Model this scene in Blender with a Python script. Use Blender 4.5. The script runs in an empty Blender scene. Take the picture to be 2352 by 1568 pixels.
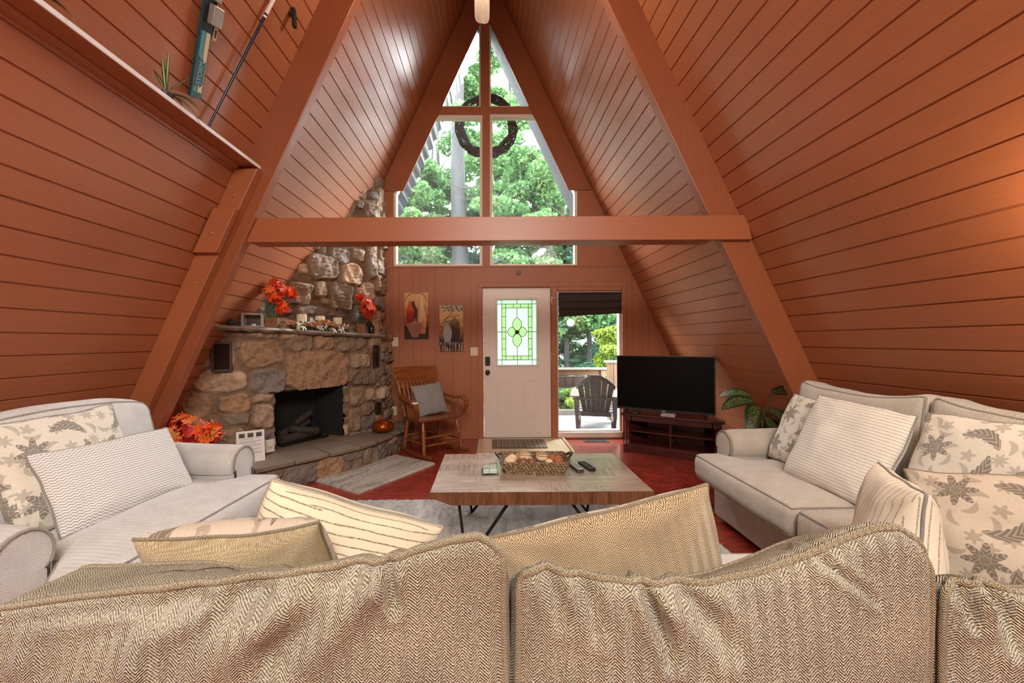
import bpy, bmesh, math, random
import numpy as np
from mathutils import Vector, Matrix, noise
from mathutils.geometry import tessellate_polygon
R = math.radians
sc = bpy.context.scene
col = sc.collection
random.seed(7)
rng = np.random.default_rng(7)

# ------------------------------------------------------------------ camera
F, PX, PY, CAMZ, ROLL = 940.0, 1125.0, 783.0, 1.34, 0.006
cd = bpy.data.cameras.new('camera'); cam = bpy.data.objects.new('camera', cd); col.objects.link(cam)
cd.sensor_width = 36; cd.lens = F * 36 / 2352
cd.shift_x = (1176 - PX) / 2352; cd.shift_y = (PY - 784) / 2352
cd.clip_start = 0.02; cd.clip_end = 400
cam.location = (0, 0, CAMZ); cam.rotation_euler = (math.pi / 2, ROLL, 0)
sc.camera = cam
# ------------------------------------------------------------------ world, light, exposure
sc.view_settings.view_transform = 'Standard'; sc.view_settings.look = 'None'
sc.view_settings.gamma = 1; sc.view_settings.exposure = 0.38
sc.view_settings.use_curve_mapping = False
sc.cycles.use_denoising = True
sc.cycles.max_bounces = 8; sc.cycles.diffuse_bounces = 4; sc.cycles.glossy_bounces = 3
sc.cycles.transmission_bounces = 6; sc.cycles.transparent_max_bounces = 12
sc.cycles.caustics_reflective = False; sc.cycles.caustics_refractive = False
sc.cycles.sample_clamp_indirect = 4
w = bpy.data.worlds.new('overcast_sky'); sc.world = w; w.use_nodes = True
w.node_tree.nodes['Background'].inputs[0].default_value = (0.93, 0.98, 1.0, 1)
w.node_tree.nodes['Background'].inputs[1].default_value = 26.0

def lamp(name, kind, loc, energy, color, size=0.3, rot=None, sizey=None):
    l = bpy.data.lights.new(name, kind); o = bpy.data.objects.new(name, l); col.objects.link(o)
    o.location = loc; l.energy = energy; l.color = color
    if kind == 'AREA':
        l.size = size
        if sizey: l.shape = 'RECTANGLE'; l.size_y = sizey
    elif kind != 'SUN': l.shadow_soft_size = size
    else: l.angle = size
    if rot: o.rotation_euler = rot
    return o
lamp('left_fill_light', 'POINT', (-1.75, -0.35, 1.1), 18, (1.0, 0.86, 0.70), 0.14)  # added unseen fill, warms the shelf underside and left boards
lamp('sconce_light', 'POINT', (1.98, 1.34, 1.78), 9, (1.0, 0.74, 0.45), 0.09)
lamp('rear_fill_light', 'AREA', (0.3, -1.6, 3.3), 200, (1.0, 0.92, 0.82), 1.6, (R(25), 0, 0))  # added area fill behind the camera, no fitting modelled
lamp('fan_light', 'POINT', (-0.04, 2.98, 3.93), 36, (1.0, 0.85, 0.68), 0.12)
lamp('bright_overcast', 'SUN', (6, 14, 9), 9.0, (0.95, 0.98, 1.0), R(38), (R(-58), 0, R(-32)))

# ------------------------------------------------------------------ geometry helpers
def at(px, py, Y):
    u, v = px - PX, py - PY
    return Vector(((u - ROLL * v) * Y / F, Y, CAMZ - (v + ROLL * u) * Y / F))
def atz(px, py, Z):
    u, v = px - PX, py - PY
    return at(px, py, (CAMZ - Z) * F / (v + ROLL * u))
XC, APEX, SL = -0.04, 6.52, 0.466
def hw(z): return SL * (APEX - z)
def xl(z): return XC - hw(z)
def xr(z): return XC + hw(z)
def rz(a): return Matrix.Rotation(a, 3, 'Z')
def rx(a): return Matrix.Rotation(a, 3, 'X')
def ry(a): return Matrix.Rotation(a, 3, 'Y')
def nz(x, y, z, s=1.0): return noise.noise(Vector((x * s, y * s, z * s)))

class MB:
    def __init__(s): s.v = []; s.f = []; s.mi = []; s.uv = None
    def add(s, vs, fs, mi=0, M=None, o=None):
        b = len(s.v)
        for p in vs:
            p = Vector(p)
            if M is not None: p = M @ p
            if o is not None: p = p + Vector(o)
            s.v.append(tuple(p))
        for f in fs: s.f.append(tuple(i + b for i in f)); s.mi.append(mi)
        return s
    def box(s, c, d, M=None, mi=0, o=None):
        x, y, z = d[0] / 2, d[1] / 2, d[2] / 2
        vs = [Vector((sx * x, sy * y, sz * z)) for sz in (-1, 1) for sy in (-1, 1) for sx in (-1, 1)]
        fs = [(0, 2, 3, 1), (4, 5, 7, 6), (0, 1, 5, 4), (2, 6, 7, 3), (0, 4, 6, 2), (1, 3, 7, 5)]
        vs = [((M @ p) if M is not None else p) + Vector(c) for p in vs]
        return s.add(vs, fs, mi, o=o)
    def b2(s, lo, hi, mi=0):
        lo, hi = Vector(lo), Vector(hi)
        return s.box((lo + hi) / 2, hi - lo, mi=mi)
    def prism(s, poly, d, mi=0, holes=()):
        """poly: 3D points of one cap, d: extrusion vector, holes: lists of 3D points"""
        d = Vector(d); loops = [[Vector(p) for p in poly]] + [[Vector(p) for p in h] for h in holes]
        flat = [p for l in loops for p in l]; n = len(flat)
        vs = flat + [p + d for p in flat]; fs = []
        if len(loops) == 1:
            fs += [tuple(range(n))[::-1], tuple(range(n, 2 * n))]
        else:
            for t in tessellate_polygon(loops): fs += [tuple(t), tuple(i + n for i in t)[::-1]]
        b = 0
        for l in loops:
            k = len(l)
            for i in range(k):
                a, c = b + i, b + (i + 1) % k
                fs.append((a, c, c + n, a + n))
            b += k
        return s.add(vs, fs, mi)
    def tube(s, path, r, n=8, closed=False, mi=0, cap=True):
        path = [Vector(p) for p in path]; k = len(path)
        rs = r if isinstance(r, (list, tuple)) else [r] * k
        ring = []; prev = None
        for i, p in enumerate(path):
            a = path[(i - 1) % k] if (closed or i > 0) else p
            c = path[(i + 1) % k] if (closed or i < k - 1) else p
            t = (c - a)
            t = t.normalized() if t.length > 1e-9 else Vector((0, 0, 1))
            if prev is None:
                h = Vector((0, 0, 1)) if abs(t.z) < .9 else Vector((1, 0, 0))
                nrm = (h - t * h.dot(t)).normalized()
            else:
                nrm = prev - t * prev.dot(t)
                nrm = nrm.normalized() if nrm.length > 1e-6 else prev
            prev = nrm; bn = t.cross(nrm)
            ring.append([p + (nrm * math.cos(q) + bn * math.sin(q)) * rs[i] for q in [2 * math.pi * j / n for j in range(n)]])
        vs = [q for rr in ring for q in rr]; fs = []
        for i in range(k if closed else k - 1):
            i2 = (i + 1) % k
            for j in range(n):
                j2 = (j + 1) % n
                fs.append((i * n + j, i * n + j2, i2 * n + j2, i2 * n + j))
        if cap and not closed:
            fs.append(tuple(range(n))[::-1]); fs.append(tuple((k - 1) * n + j for j in range(n)))
        return s.add(vs, fs, mi)
    def lathe(s, prof, n=24, c=(0, 0, 0), mi=0, M=None, warp=None):
        vs = []; fs = []; k = len(prof)
        for r, z in prof:
            for j in range(n):
                a = 2 * math.pi * j / n; q = r * (warp(a) if warp else 1)
                vs.append(Vector((q * math.cos(a), q * math.sin(a), z)))
        for i in range(k - 1):
            for j in range(n):
                j2 = (j + 1) % n
                fs.append((i * n + j, i * n + j2, (i + 1) * n + j2, (i + 1) * n + j))
        if prof[0][0] > 1e-4: fs.append(tuple(range(n))[::-1])
        if prof[-1][0] > 1e-4: fs.append(tuple((k - 1) * n + j for j in range(n)))
        return s.add(vs, fs, mi, M=M, o=c)
    def ball(s, c, r, n=12, m=8, M=None, mi=0):
        r = (r, r, r) if not isinstance(r, (tuple, list)) else r
        prof = [(math.sin(math.pi * i / m), -math.cos(math.pi * i / m)) for i in range(m + 1)]
        vs = []; fs = []
        for i, (q, z) in enumerate(prof):
            for j in range(n):
                a = 2 * math.pi * j / n
                vs.append(Vector((q * math.cos(a) * r[0], q * math.sin(a) * r[1], z * r[2])))
        for i in range(m):
            for j in range(n):
                j2 = (j + 1) % n
                fs.append((i * n + j, i * n + j2, (i + 1) * n + j2, (i + 1) * n + j))
        return s.add(vs, fs, mi, M=M, o=c)
    def beam(s, a, b, w, h, up=(0, 0, 1), mi=0):
        a, b = Vector(a), Vector(b); t = (b - a); L = t.length; t.normalize()
        up = Vector(up); sd = t.cross(up).normalized(); u2 = sd.cross(t)
        M = Matrix((sd, t, u2)).transposed()
        return s.box((a + b) / 2, (w, L, h), M, mi)
    def build(s, name, mat, parent=None, smooth=False, bevel=0, seg=2, uv=None, angle=40, sub=0, dissolve=True):
        me = bpy.data.meshes.new(name); me.from_pydata(s.v, [], s.f)
        mats = mat if isinstance(mat, (list, tuple)) else [mat]
        for m in mats: me.materials.append(m)
        if len(mats) > 1: me.polygons.foreach_set('material_index', s.mi)
        bm = bmesh.new(); bm.from_mesh(me)
        if dissolve: bmesh.ops.remove_doubles(bm, verts=bm.verts, dist=1e-6)
        bmesh.ops.recalc_face_normals(bm, faces=bm.faces); bm.to_mesh(me); bm.free()
        if smooth:
            me.polygons.foreach_set('use_smooth', [True] * len(me.polygons))
            if angle: me.set_sharp_from_angle(angle=R(angle))
        if uv == 'box': box_uv(me)
        elif uv is not None: vert_uv(me, uv)
        o = bpy.data.objects.new(name, me); col.objects.link(o)
        if parent is not None: o.parent = parent
        if bevel:
            m = o.modifiers.new('bevel', 'BEVEL'); m.width = bevel; m.segments = seg; m.limit_method = 'ANGLE'; m.angle_limit = R(35)
        if sub:
            m = o.modifiers.new('sub', 'SUBSURF'); m.levels = sub; m.render_levels = sub
        return o

def box_uv(me):
    n = len(me.loops); li = np.empty(n, np.int32); me.loops.foreach_get('vertex_index', li)
    co = np.empty(len(me.vertices) * 3); me.vertices.foreach_get('co', co); co = co.reshape(-1, 3)
    pn = np.empty(len(me.polygons) * 3); me.polygons.foreach_get('normal', pn); pn = np.abs(pn.reshape(-1, 3))
    tot = np.empty(len(me.polygons), np.int32); me.polygons.foreach_get('loop_total', tot)
    ax = np.repeat(pn.argmax(1), tot); p = co[li]
    uv = np.where((ax == 1)[:, None], p[:, [0, 2]], np.where((ax == 2)[:, None], p[:, [0, 1]], p[:, [1, 2]]))
    l = me.uv_layers.new(name='UVMap'); l.data.foreach_set('uv', uv.astype(np.float32).ravel())
def vert_uv(me, uvs):
    li = np.empty(len(me.loops), np.int32); me.loops.foreach_get('vertex_index', li)
    l = me.uv_layers.new(name='UVMap'); l.data.foreach_set('uv', np.asarray(uvs, np.float32)[li].ravel())

def np_mesh(name, V, Fq, mat, parent=None, smooth=True, uv=None, colr=None):
    """numpy arrays straight to a mesh object"""
    me = bpy.data.meshes.new(name); V = np.asarray(V, np.float32); Fq = np.asarray(Fq, np.int32)
    k = Fq.shape[1]
    me.vertices.add(len(V)); me.vertices.foreach_set('co', V.ravel())
    me.loops.add(Fq.size); me.loops.foreach_set('vertex_index', Fq.ravel())
    me.polygons.add(len(Fq)); me.polygons.foreach_set('loop_start', np.arange(0, Fq.size, k, dtype=np.int32))
    me.polygons.foreach_set('loop_total', np.full(len(Fq), k, np.int32))
    me.update(calc_edges=True); me.validate()
    me.materials.append(mat)
    if smooth: me.polygons.foreach_set('use_smooth', [True] * len(me.polygons))
    if uv is not None: vert_uv(me, uv)
    if colr is not None:
        a = me.color_attributes.new('tone', 'FLOAT_COLOR', 'POINT')
        c = np.ones((len(V), 4), np.float32); c[:, :3] = colr; a.data.foreach_set('color', c.ravel())
    o = bpy.data.objects.new(name, me); col.objects.link(o)
    if parent is not None: o.parent = parent
    return o
def grid_faces(n, m, wrap=False):
    i, j = np.meshgrid(np.arange(n - 1), np.arange(m if wrap else m - 1), indexing='ij')
    j2 = (j + 1) % m
    return np.stack([i * m + j, i * m + j2, (i + 1) * m + j2, (i + 1) * m + j], -1).reshape(-1, 4)

def tag(o, label=None, cat=None, group=None, kind=None):
    if label: o['label'] = label
    if cat: o['category'] = cat
    if group: o['group'] = group
    if kind: o['kind'] = kind
    return o
def thing(name, label, cat, loc=(0, 0, 0), rot=(0, 0, 0), group=None):
    o = bpy.data.objects.new(name, None); col.objects.link(o); o.empty_display_size = .05
    o.location = loc; o.rotation_euler = rot if isinstance(rot, (tuple, list)) else (0, 0, rot)
    return tag(o, label, cat, group)
def copy_tree(o, parent=None):
    c = o.copy(); col.objects.link(c); c.parent = parent
    for ch in [x for x in list(col.objects) if x.parent == o]: copy_tree(ch, c)
    return c
def struct(o): o['kind'] = 'structure'; return o

# ------------------------------------------------------------------ material helpers
class NT:
    def __init__(s, name):
        s.m = bpy.data.materials.new(name); s.m.use_nodes = True; s.t = s.m.node_tree
        s.b = s.t.nodes['Principled BSDF']; s.out = s.t.nodes['Material Output']
    def n(s, typ, **kw):
        x = s.t.nodes.new(typ)
        for k, v in kw.items():
            if hasattr(x, k): setattr(x, k, v)
            else: s.set(x.inputs[k.replace('_', ' ')], v)
        return x
    def set(s, sock, v):
        if isinstance(v, bpy.types.NodeSocket): s.t.links.new(v, sock)
        elif isinstance(v, bpy.types.Node): s.t.links.new(v.outputs[0], sock)
        elif isinstance(v, (tuple, list)) and sock.type == 'RGBA' and len(v) == 3: sock.default_value = (*v, 1)
        else: sock.default_value = v
    def P(s, **kw):
        for k, v in kw.items(): s.set(s.b.inputs[k.replace('_', ' ')], v)
        return s
    def math(s, op, a, b=None, c=None, clamp=False):
        x = s.t.nodes.new('ShaderNodeMath'); x.operation = op; x.use_clamp = clamp
        for i, v in enumerate((a, b, c)):
            if v is not None: s.set(x.inputs[i], v)
        return x.outputs[0]
    def mix(s, f, a, b, mode='MIX'):
        x = s.t.nodes.new('ShaderNodeMix'); x.data_type = 'RGBA'; x.blend_type = mode
        s.set(x.inputs[0], f); s.set(x.inputs[6], a); s.set(x.inputs[7], b); return x.outputs[2]
    def ramp(s, f, *stops):
        x = s.t.nodes.new('ShaderNodeValToRGB'); e = x.color_ramp.elements
        while len(e) < len(stops): e.new(0.5)
        for el, (p, c) in zip(e, stops):
            el.position = p; el.color = (*c, 1) if isinstance(c, (tuple, list)) else (c, c, c, 1)
        s.set(x.inputs[0], f); return x.outputs[0]
    def coord(s, which='Object', scale=(1, 1, 1), rot=(0, 0, 0)):
        t = s.n('ShaderNodeTexCoord'); m = s.n('ShaderNodeMapping')
        s.t.links.new(t.outputs[which], m.inputs[0]); m.inputs['Scale'].default_value = scale; m.inputs['Rotation'].default_value = rot
        return m.outputs[0]
    def noise(s, vec=None, scale=5, detail=3, rough=.5, dist=0):
        x = s.t.nodes.new('ShaderNodeTexNoise'); x.inputs['Scale'].default_value = scale; x.inputs['Detail'].default_value = detail
        x.inputs['Roughness'].default_value = rough; x.inputs['Distortion'].default_value = dist
        if vec is not None: s.set(x.inputs['Vector'], vec)
        return x.outputs['Fac']
    def xyz(s, vec):
        x = s.t.nodes.new('ShaderNodeSeparateXYZ'); s.set(x.inputs[0], vec); return x.outputs
    def bump(s, h, strength=.3, dist=.01):
        x = s.t.nodes.new('ShaderNodeBump'); x.inputs['Strength'].default_value = strength; x.inputs['Distance'].default_value = dist
        s.set(x.inputs['Height'], h); s.t.links.new(x.outputs[0], s.b.inputs['Normal']); return s
def lin(r, g, b):
    f = lambda c: (c / 255 / 12.92) if c <= 10 else ((c / 255 + .055) / 1.055) ** 2.4
    return (f(r), f(g), f(b))
def plain(name, c, rough=.5, metal=0.0, coat=0.0, var=0.0, scale=8, bump=0.0, emis=None):
    n = NT(name); n.P(Roughness=rough, Metallic=metal)
    if coat: n.P(Coat_Weight=coat, Coat_Roughness=.1)
    if var or bump:
        f = n.noise(n.coord('Object'), scale, 4, .6)
        if var: n.P(Base_Color=n.mix(f, [x * (1 - var) for x in c], [min(1, x * (1 + var)) for x in c]))
        else: n.P(Base_Color=c)
        if bump: n.bump(f, bump, .01)
    else: n.P(Base_Color=c)
    if emis: n.P(Emission_Color=c, Emission_Strength=emis)
    return n.m
def tri(n, x):  # 0..1..0 triangle wave of period 1
    return n.math('ABSOLUTE', n.math('SUBTRACT', n.math('MULTIPLY', n.math('FRACT', x), 2), 1))

# painted boards: terracotta paint with faint brush / grain relief running along the boards
def paint(name, c, along='Y', rough=.37, grain=.25):
    n = NT(name)
    sc_ = {'X': (1, 22, 22), 'Y': (22, 1, 22), 'Z': (22, 22, 1)}[along]
    v = n.coord('Object', sc_); g = n.noise(v, 3, 5, .65); b = n.noise(n.coord('Object'), 1.2, 3)
    f = n.math('MULTIPLY_ADD', g, .5, n.math('MULTIPLY', b, .5))
    n.P(Base_Color=n.ramp(f, (.3, [x * .88 for x in c]), (.7, [min(1, x * 1.1) for x in c])), Roughness=rough)
    n.bump(g, grain, .004)
    return n.m
TERRA = (0.365, 0.124, 0.054)
M = {}
M['planks'] = paint('terracotta_board_paint', TERRA, 'Y')
M['beam'] = paint('terracotta_beam_paint', (0.35, 0.112, 0.045), 'X')
M['rafter'] = paint('terracotta_shaded_paint', (0.285, 0.086, 0.034), 'Z')  # same terracotta as the boards, backlit shade put into the colour
M['wallpaint'] = paint('terracotta_panel_paint', (0.36, 0.122, 0.053), 'Z', .5, .15)
M['cream'] = plain('cream_paint', lin(226, 216, 200), .45, var=.05)
M['white'] = plain('white_paint', lin(226, 216, 206), .4, var=.04, scale=3)
M['ivory'] = plain('ivory_plastic', lin(222, 205, 175), .35)
M['black'] = plain('black_plastic', (.012, .012, .013), .35)
M['blackmetal'] = plain('black_metal', (.018, .018, .018), .45, .6)
M['bronze'] = plain('dark_bronze', (.035, .03, .026), .4, .7)
M['brass'] = plain('dull_brass', lin(170, 140, 90), .35, .9)
M['steel'] = plain('steel', (.5, .5, .5), .3, 1)

# ------------------------------------------------------------------ fabrics (UV is in metres)
def uvs(n, scale=1.0):
    t = n.n('ShaderNodeTexCoord'); m = n.n('ShaderNodeMapping'); n.t.links.new(t.outputs['UV'], m.inputs[0])
    m.inputs['Scale'].default_value = (scale,) * 3
    return m.outputs[0]
def herring(name, c1, c2, colw=.03, pitch=.0055, bump=.6, fuzz=.5, thread=260, dist=.003):
    n = NT(name); v = uvs(n); x = n.xyz(v)
    wob = n.noise(v, 35, 2); wx = n.math('MULTIPLY_ADD', wob, .004, x[0])
    t = tri(n, n.math('DIVIDE', wx, colw))
    d = n.math('MULTIPLY_ADD', t, colw / 2 / pitch, n.math('DIVIDE', x[1], pitch))
    s = tri(n, d)
    g = n.noise(v, thread, 2, .6)
    big = n.noise(v, 9, 3)
    h = n.math('MULTIPLY_ADD', n.math('SUBTRACT', g, .5), fuzz * 2.2, s)
    h = n.math('MULTIPLY_ADD', n.math('SUBTRACT', big, .5), .5, h)
    n.P(Base_Color=n.ramp(h, (.15, c2), (.85, c1)), Roughness=.95, Sheen_Weight=.25)
    n.b.inputs['Specular IOR Level'].default_value = .1
    n.bump(h, bump, dist)
    return n.m
def chevron(name, c1, c2, colw=.022, pitch=.0125, amp=.006):
    n = NT(name); v = uvs(n); x = n.xyz(v)
    t = tri(n, n.math('DIVIDE', x[0], colw))
    d = n.math('FRACT', n.math('DIVIDE', n.math('MULTIPLY_ADD', t, amp, x[1]), pitch))
    k = n.math('SUBTRACT', n.math('ABSOLUTE', n.math('SUBTRACT', d, .5)), .16)
    k = n.math('MULTIPLY', k, 12, clamp=True)
    g = n.noise(v, 320, 2)
    f = n.math('MULTIPLY_ADD', n.math('SUBTRACT', g, .5), .7, k)
    n.P(Base_Color=n.ramp(f, (0, c2), (1, c1)), Roughness=.95, Sheen_Weight=.2); n.b.inputs['Specular IOR Level'].default_value = .1
    n.bump(f, .4, .002); return n.m
def stripes(name, base, line, pitch=.021, width=.13, axis=1):
    n = NT(name); v = uvs(n); x = n.xyz(v)
    wob = n.noise(v, 25, 2)
    d = n.math('FRACT', n.math('DIVIDE', n.math('MULTIPLY_ADD', wob, .003, x[axis]), pitch))
    k = n.math('LESS_THAN', n.math('ABSOLUTE', n.math('SUBTRACT', d, .5)), width / 2)
    g = n.noise(v, 300, 2, .6); br = n.noise(v, 160, 1)
    k = n.math('MULTIPLY', k, n.math('MULTIPLY', br, 1.6, clamp=True))
    b = n.mix(g, [c * .86 for c in base], [min(1, c * 1.1) for c in base])
    n.P(Base_Color=n.mix(k, b, line), Roughness=.95, Sheen_Weight=.2); n.b.inputs['Specular IOR Level'].default_value = .1
    n.bump(g, .25, .002); return n.m
def floral(name, base, ink, cell=.13, rot=0.0):
    n = NT(name)
    t = n.n('ShaderNodeTexCoord'); m = n.n('ShaderNodeMapping'); n.t.links.new(t.outputs['UV'], m.inputs[0])
    m.inputs['Scale'].default_value = (1 / cell,) * 3; m.inputs['Rotation'].default_value = (0, 0, rot); m.inputs['Location'].default_value = (3.3, 7.1, 0)
    v0 = m.outputs[0]
    def layer(v, small):
        vo = n.n('ShaderNodeTexVoronoi', voronoi_dimensions='2D', feature='F1'); n.set(vo.inputs['Vector'], v)
        vo.inputs['Scale'].default_value = 1; vo.inputs['Randomness'].default_value = .55
        sub = n.n('ShaderNodeVectorMath', operation='SUBTRACT'); n.set(sub.inputs[0], v); n.t.links.new(vo.outputs['Position'], sub.inputs[1])
        d = n.xyz(sub.outputs[0]); cx = n.n('ShaderNodeSeparateColor'); n.t.links.new(vo.outputs['Color'], cx.inputs[0])
        a0 = n.math('MULTIPLY', cx.outputs[0], 6.283)
        r = n.math('SQRT', n.math('ADD', n.math('MULTIPLY', d[0], d[0]), n.math('MULTIPLY', d[1], d[1])))
        an = n.math('ADD', n.math('ARCTAN2', d[1], d[0]), a0)
        pet = n.math('ADD', 5, n.math('ROUND', n.math('MULTIPLY', cx.outputs[1], 3)))
        ca = n.math('COSINE', n.math('MULTIPLY', an, pet))
        Rp = n.math('MULTIPLY_ADD', ca, .1, .29)
        flower = n.math('LESS_THAN', r, Rp)
        fl = n.math('GREATER_THAN', n.math('SINE', n.math('MULTIPLY_ADD', ca, 3.2, n.math('MULTIPLY', r, 52))), .55)
        # leaf / paisley: rotated ellipse bent into a curl
        c, s = n.math('COSINE', a0), n.math('SINE', a0)
        lx = n.math('ADD', n.math('MULTIPLY', d[0], c), n.math('MULTIPLY', d[1], s))
        ly = n.math('SUBTRACT', n.math('MULTIPLY', d[1], c), n.math('MULTIPLY', d[0], s))
        ly = n.math('MULTIPLY_ADD', n.math('MULTIPLY', lx, lx), 1.1, n.math('SUBTRACT', ly, .07))
        scal = n.math('MULTIPLY_ADD', n.math('SINE', n.math('MULTIPLY', lx, 44)), .012, .14)
        q = n.math('ADD', n.math('POWER', n.math('ABSOLUTE', n.math('DIVIDE', lx, .44)), 2), n.math('POWER', n.math('ABSOLUTE', n.math('DIVIDE', ly, scal)), 2))
        leaf = n.math('LESS_THAN', q, 1)
        ll = n.math('GREATER_THAN', n.math('SINE', n.math('MULTIPLY_ADD', n.math('ABSOLUTE', ly), 75, n.math('MULTIPLY', lx, 48))), .5)
        pick = n.math('GREATER_THAN', cx.outputs[2], .48)
        msk = n.math('ADD', n.math('MULTIPLY', flower, pick), n.math('MULTIPLY', leaf, n.math('SUBTRACT', 1, pick)))
        lns = n.math('ADD', n.math('MULTIPLY', fl, pick), n.math('MULTIPLY', ll, n.math('SUBTRACT', 1, pick)))
        return n.math('MULTIPLY', msk, n.math('SUBTRACT', 1, n.math('MULTIPLY', lns, .45)))
    a = layer(v0, 0)
    m2 = n.n('ShaderNodeMapping'); n.set(m2.inputs[0], v0); m2.inputs['Scale'].default_value = (2.3, 2.3, 1); m2.inputs['Location'].default_value = (5.2, 1.7, 0)
    b = n.math('MULTIPLY', layer(m2.outputs[0], 1), .55)
    k = n.math('MAXIMUM', a, b)
    uvn = uvs(n); lnn = n.n('ShaderNodeMapping'); n.set(lnn.inputs[0], uvn); lnn.inputs['Scale'].default_value = (420, 60, 1)
    g = n.noise(lnn.outputs[0], 1, 3, .6)
    bc = n.mix(g, [c * .74 for c in base], [min(1, c * 1.14) for c in base])
    n.P(Base_Color=n.mix(n.math('MULTIPLY', k, .85), bc, ink), Roughness=.92, Sheen_Weight=.15); n.b.inputs['Specular IOR Level'].default_value = .1
    n.bump(g, .25, .002); return n.m
M['tweed'] = herring('tan_herringbone_tweed', lin(214, 203, 175), lin(86, 73, 53), .027, .0046, .9, .8, 300, .004)
M['tweed_fine'] = herring('tan_herringbone_pillow_back', lin(200, 178, 144), lin(104, 82, 56), .03, .0055, .6, .5, 330, .003)
M['sofa'] = herring('greige_herringbone_upholstery', lin(222, 214, 203), lin(146, 135, 120), .026, .0072, .5, .5, 300, .003)
M['sofawhite'] = herring('off_white_herringbone_upholstery', lin(236, 234, 232), lin(166, 163, 160), .024, .0065, .5, .5, 300, .003)
M['welt'] = herring('upholstery_welt_cord', lin(176, 160, 128), lin(98, 82, 58), .01, .004, .8, .6, 300, .003)
M['welt_light'] = herring('pale_welt_cord', lin(200, 194, 184), lin(128, 118, 106), .01, .004, .8, .6, 300, .003)
M['floral'] = floral('grey_floral_linen', lin(226, 220, 206), lin(112, 106, 99), .17, .3)
M['floral_near'] = floral('shaded_floral_linen', lin(196, 182, 164), lin(98, 88, 78), .14, .8)  # the floral linen again, shade put into a darker colour
M['tanback'] = herring('plain_tan_woven_back', lin(198, 182, 148), lin(132, 112, 80), .012, .004, .6, .7, 340, .003)
M['chevron'] = chevron('grey_and_white_chevron_knit', lin(232, 230, 227), lin(164, 162, 160))
M['stripe'] = stripes('cream_ticking_stripe', lin(216, 204, 178), lin(120, 106, 84), .0225, .16)
M['stripe_white'] = stripes('white_ticking_stripe', lin(226, 221, 211), lin(140, 131, 118), .0165, .16)
M['stripe_v'] = stripes('cream_upright_stripe', lin(226, 214, 192), lin(150, 138, 118), .026, .14, 0)
M['greycloth'] = herring('plain_grey_cloth', lin(158, 158, 156), lin(120, 120, 120), .01, .003, .2, .9, 300, .002)

# ------------------------------------------------------------------ woods, floor, stone, glass
def wood(name, dark, light, axis='X', rough=.35, ring=5, coat=0.0, bump=.15):
    n = NT(name); s_ = {'X': (1, 9, 9), 'Y': (9, 1, 9), 'Z': (9, 9, 1)}[axis]
    v = n.coord('Object', s_); g = n.noise(v, ring, 5, .65, .6); f = n.noise(n.coord('Object', tuple(6 * q for q in s_)), ring, 2)
    h = n.math('MULTIPLY_ADD', f, .35, n.math('MULTIPLY', g, .75))
    n.P(Base_Color=n.ramp(h, (.36, dark), (.68, light)), Roughness=rough)
    if coat: n.P(Coat_Weight=coat, Coat_Roughness=.15)
    n.bump(h, bump, .003); return n.m
M['oak'] = wood('golden_oak', lin(80, 40, 18), lin(150, 86, 42), 'X', .32, 4, .3)
M['oakz'] = wood('golden_oak_turned', lin(86, 44, 20), lin(156, 92, 48), 'Z', .32, 4, .3)
M['cherry'] = wood('dark_cherry_veneer', lin(44, 16, 14), lin(84, 34, 30), 'X', .3, 4, .2)
M['deckwood'] = wood('weathered_pine', lin(82, 56, 36), lin(124, 92, 64), 'Z', .7, 3)
M['railwood'] = wood('rail_pine', lin(74, 46, 28), lin(116, 80, 52), 'X', .7, 3)
M['whitewood'] = plain('raw_white_shelf_edge', lin(226, 222, 226), .55, var=.04)

def floor_mat():
    n = NT('red_cherry_laminate'); v = n.coord('Object')
    br = n.n('ShaderNodeTexBrick', offset=.37); n.set(br.inputs['Vector'], v)
    for k, q in (('Scale', 1), ('Mortar Size', .0012), ('Brick Width', 1.2), ('Row Height', .094), ('Bias', 0), ('Mortar Smooth', .1)): br.inputs[k].default_value = q
    br.inputs['Color1'].default_value = (.55, .55, .55, 1); br.inputs['Color2'].default_value = (1, 1, 1, 1); br.inputs['Mortar'].default_value = (.35, .35, .35, 1)
    g = n.noise(n.coord('Object', (1.3, 16, 1)), 4, 5, .65, .4)
    c = n.ramp(g, (.3, lin(112, 34, 26)), (.72, lin(182, 68, 54)))
    n.P(Base_Color=n.mix(.4, c, br.outputs[0], 'MULTIPLY'), Roughness=.24, Coat_Weight=.55, Coat_Roughness=.16)
    n.bump(g, .06, .002); return n.m
M['floor'] = floor_mat()
def tile_mat():
    n = NT('beige_entry_tile'); v = n.coord('Object')
    br = n.n('ShaderNodeTexBrick', offset=0.0); n.set(br.inputs['Vector'], v)
    for k, q in (('Scale', 1), ('Mortar Size', .004), ('Brick Width', .305), ('Row Height', .305)): br.inputs[k].default_value = q
    br.inputs['Color1'].default_value = (*lin(214, 190, 158), 1); br.inputs['Color2'].default_value = (*lin(206, 184, 152), 1); br.inputs['Mortar'].default_value = (*lin(160, 138, 112), 1)
    g = n.noise(v, 9, 4)
    n.P(Base_Color=n.mix(.3, br.outputs[0], n.ramp(g, (.3, lin(190, 164, 132)), (.7, lin(232, 212, 184)))), Roughness=.3); return n.m
M['tile'] = tile_mat()
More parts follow.
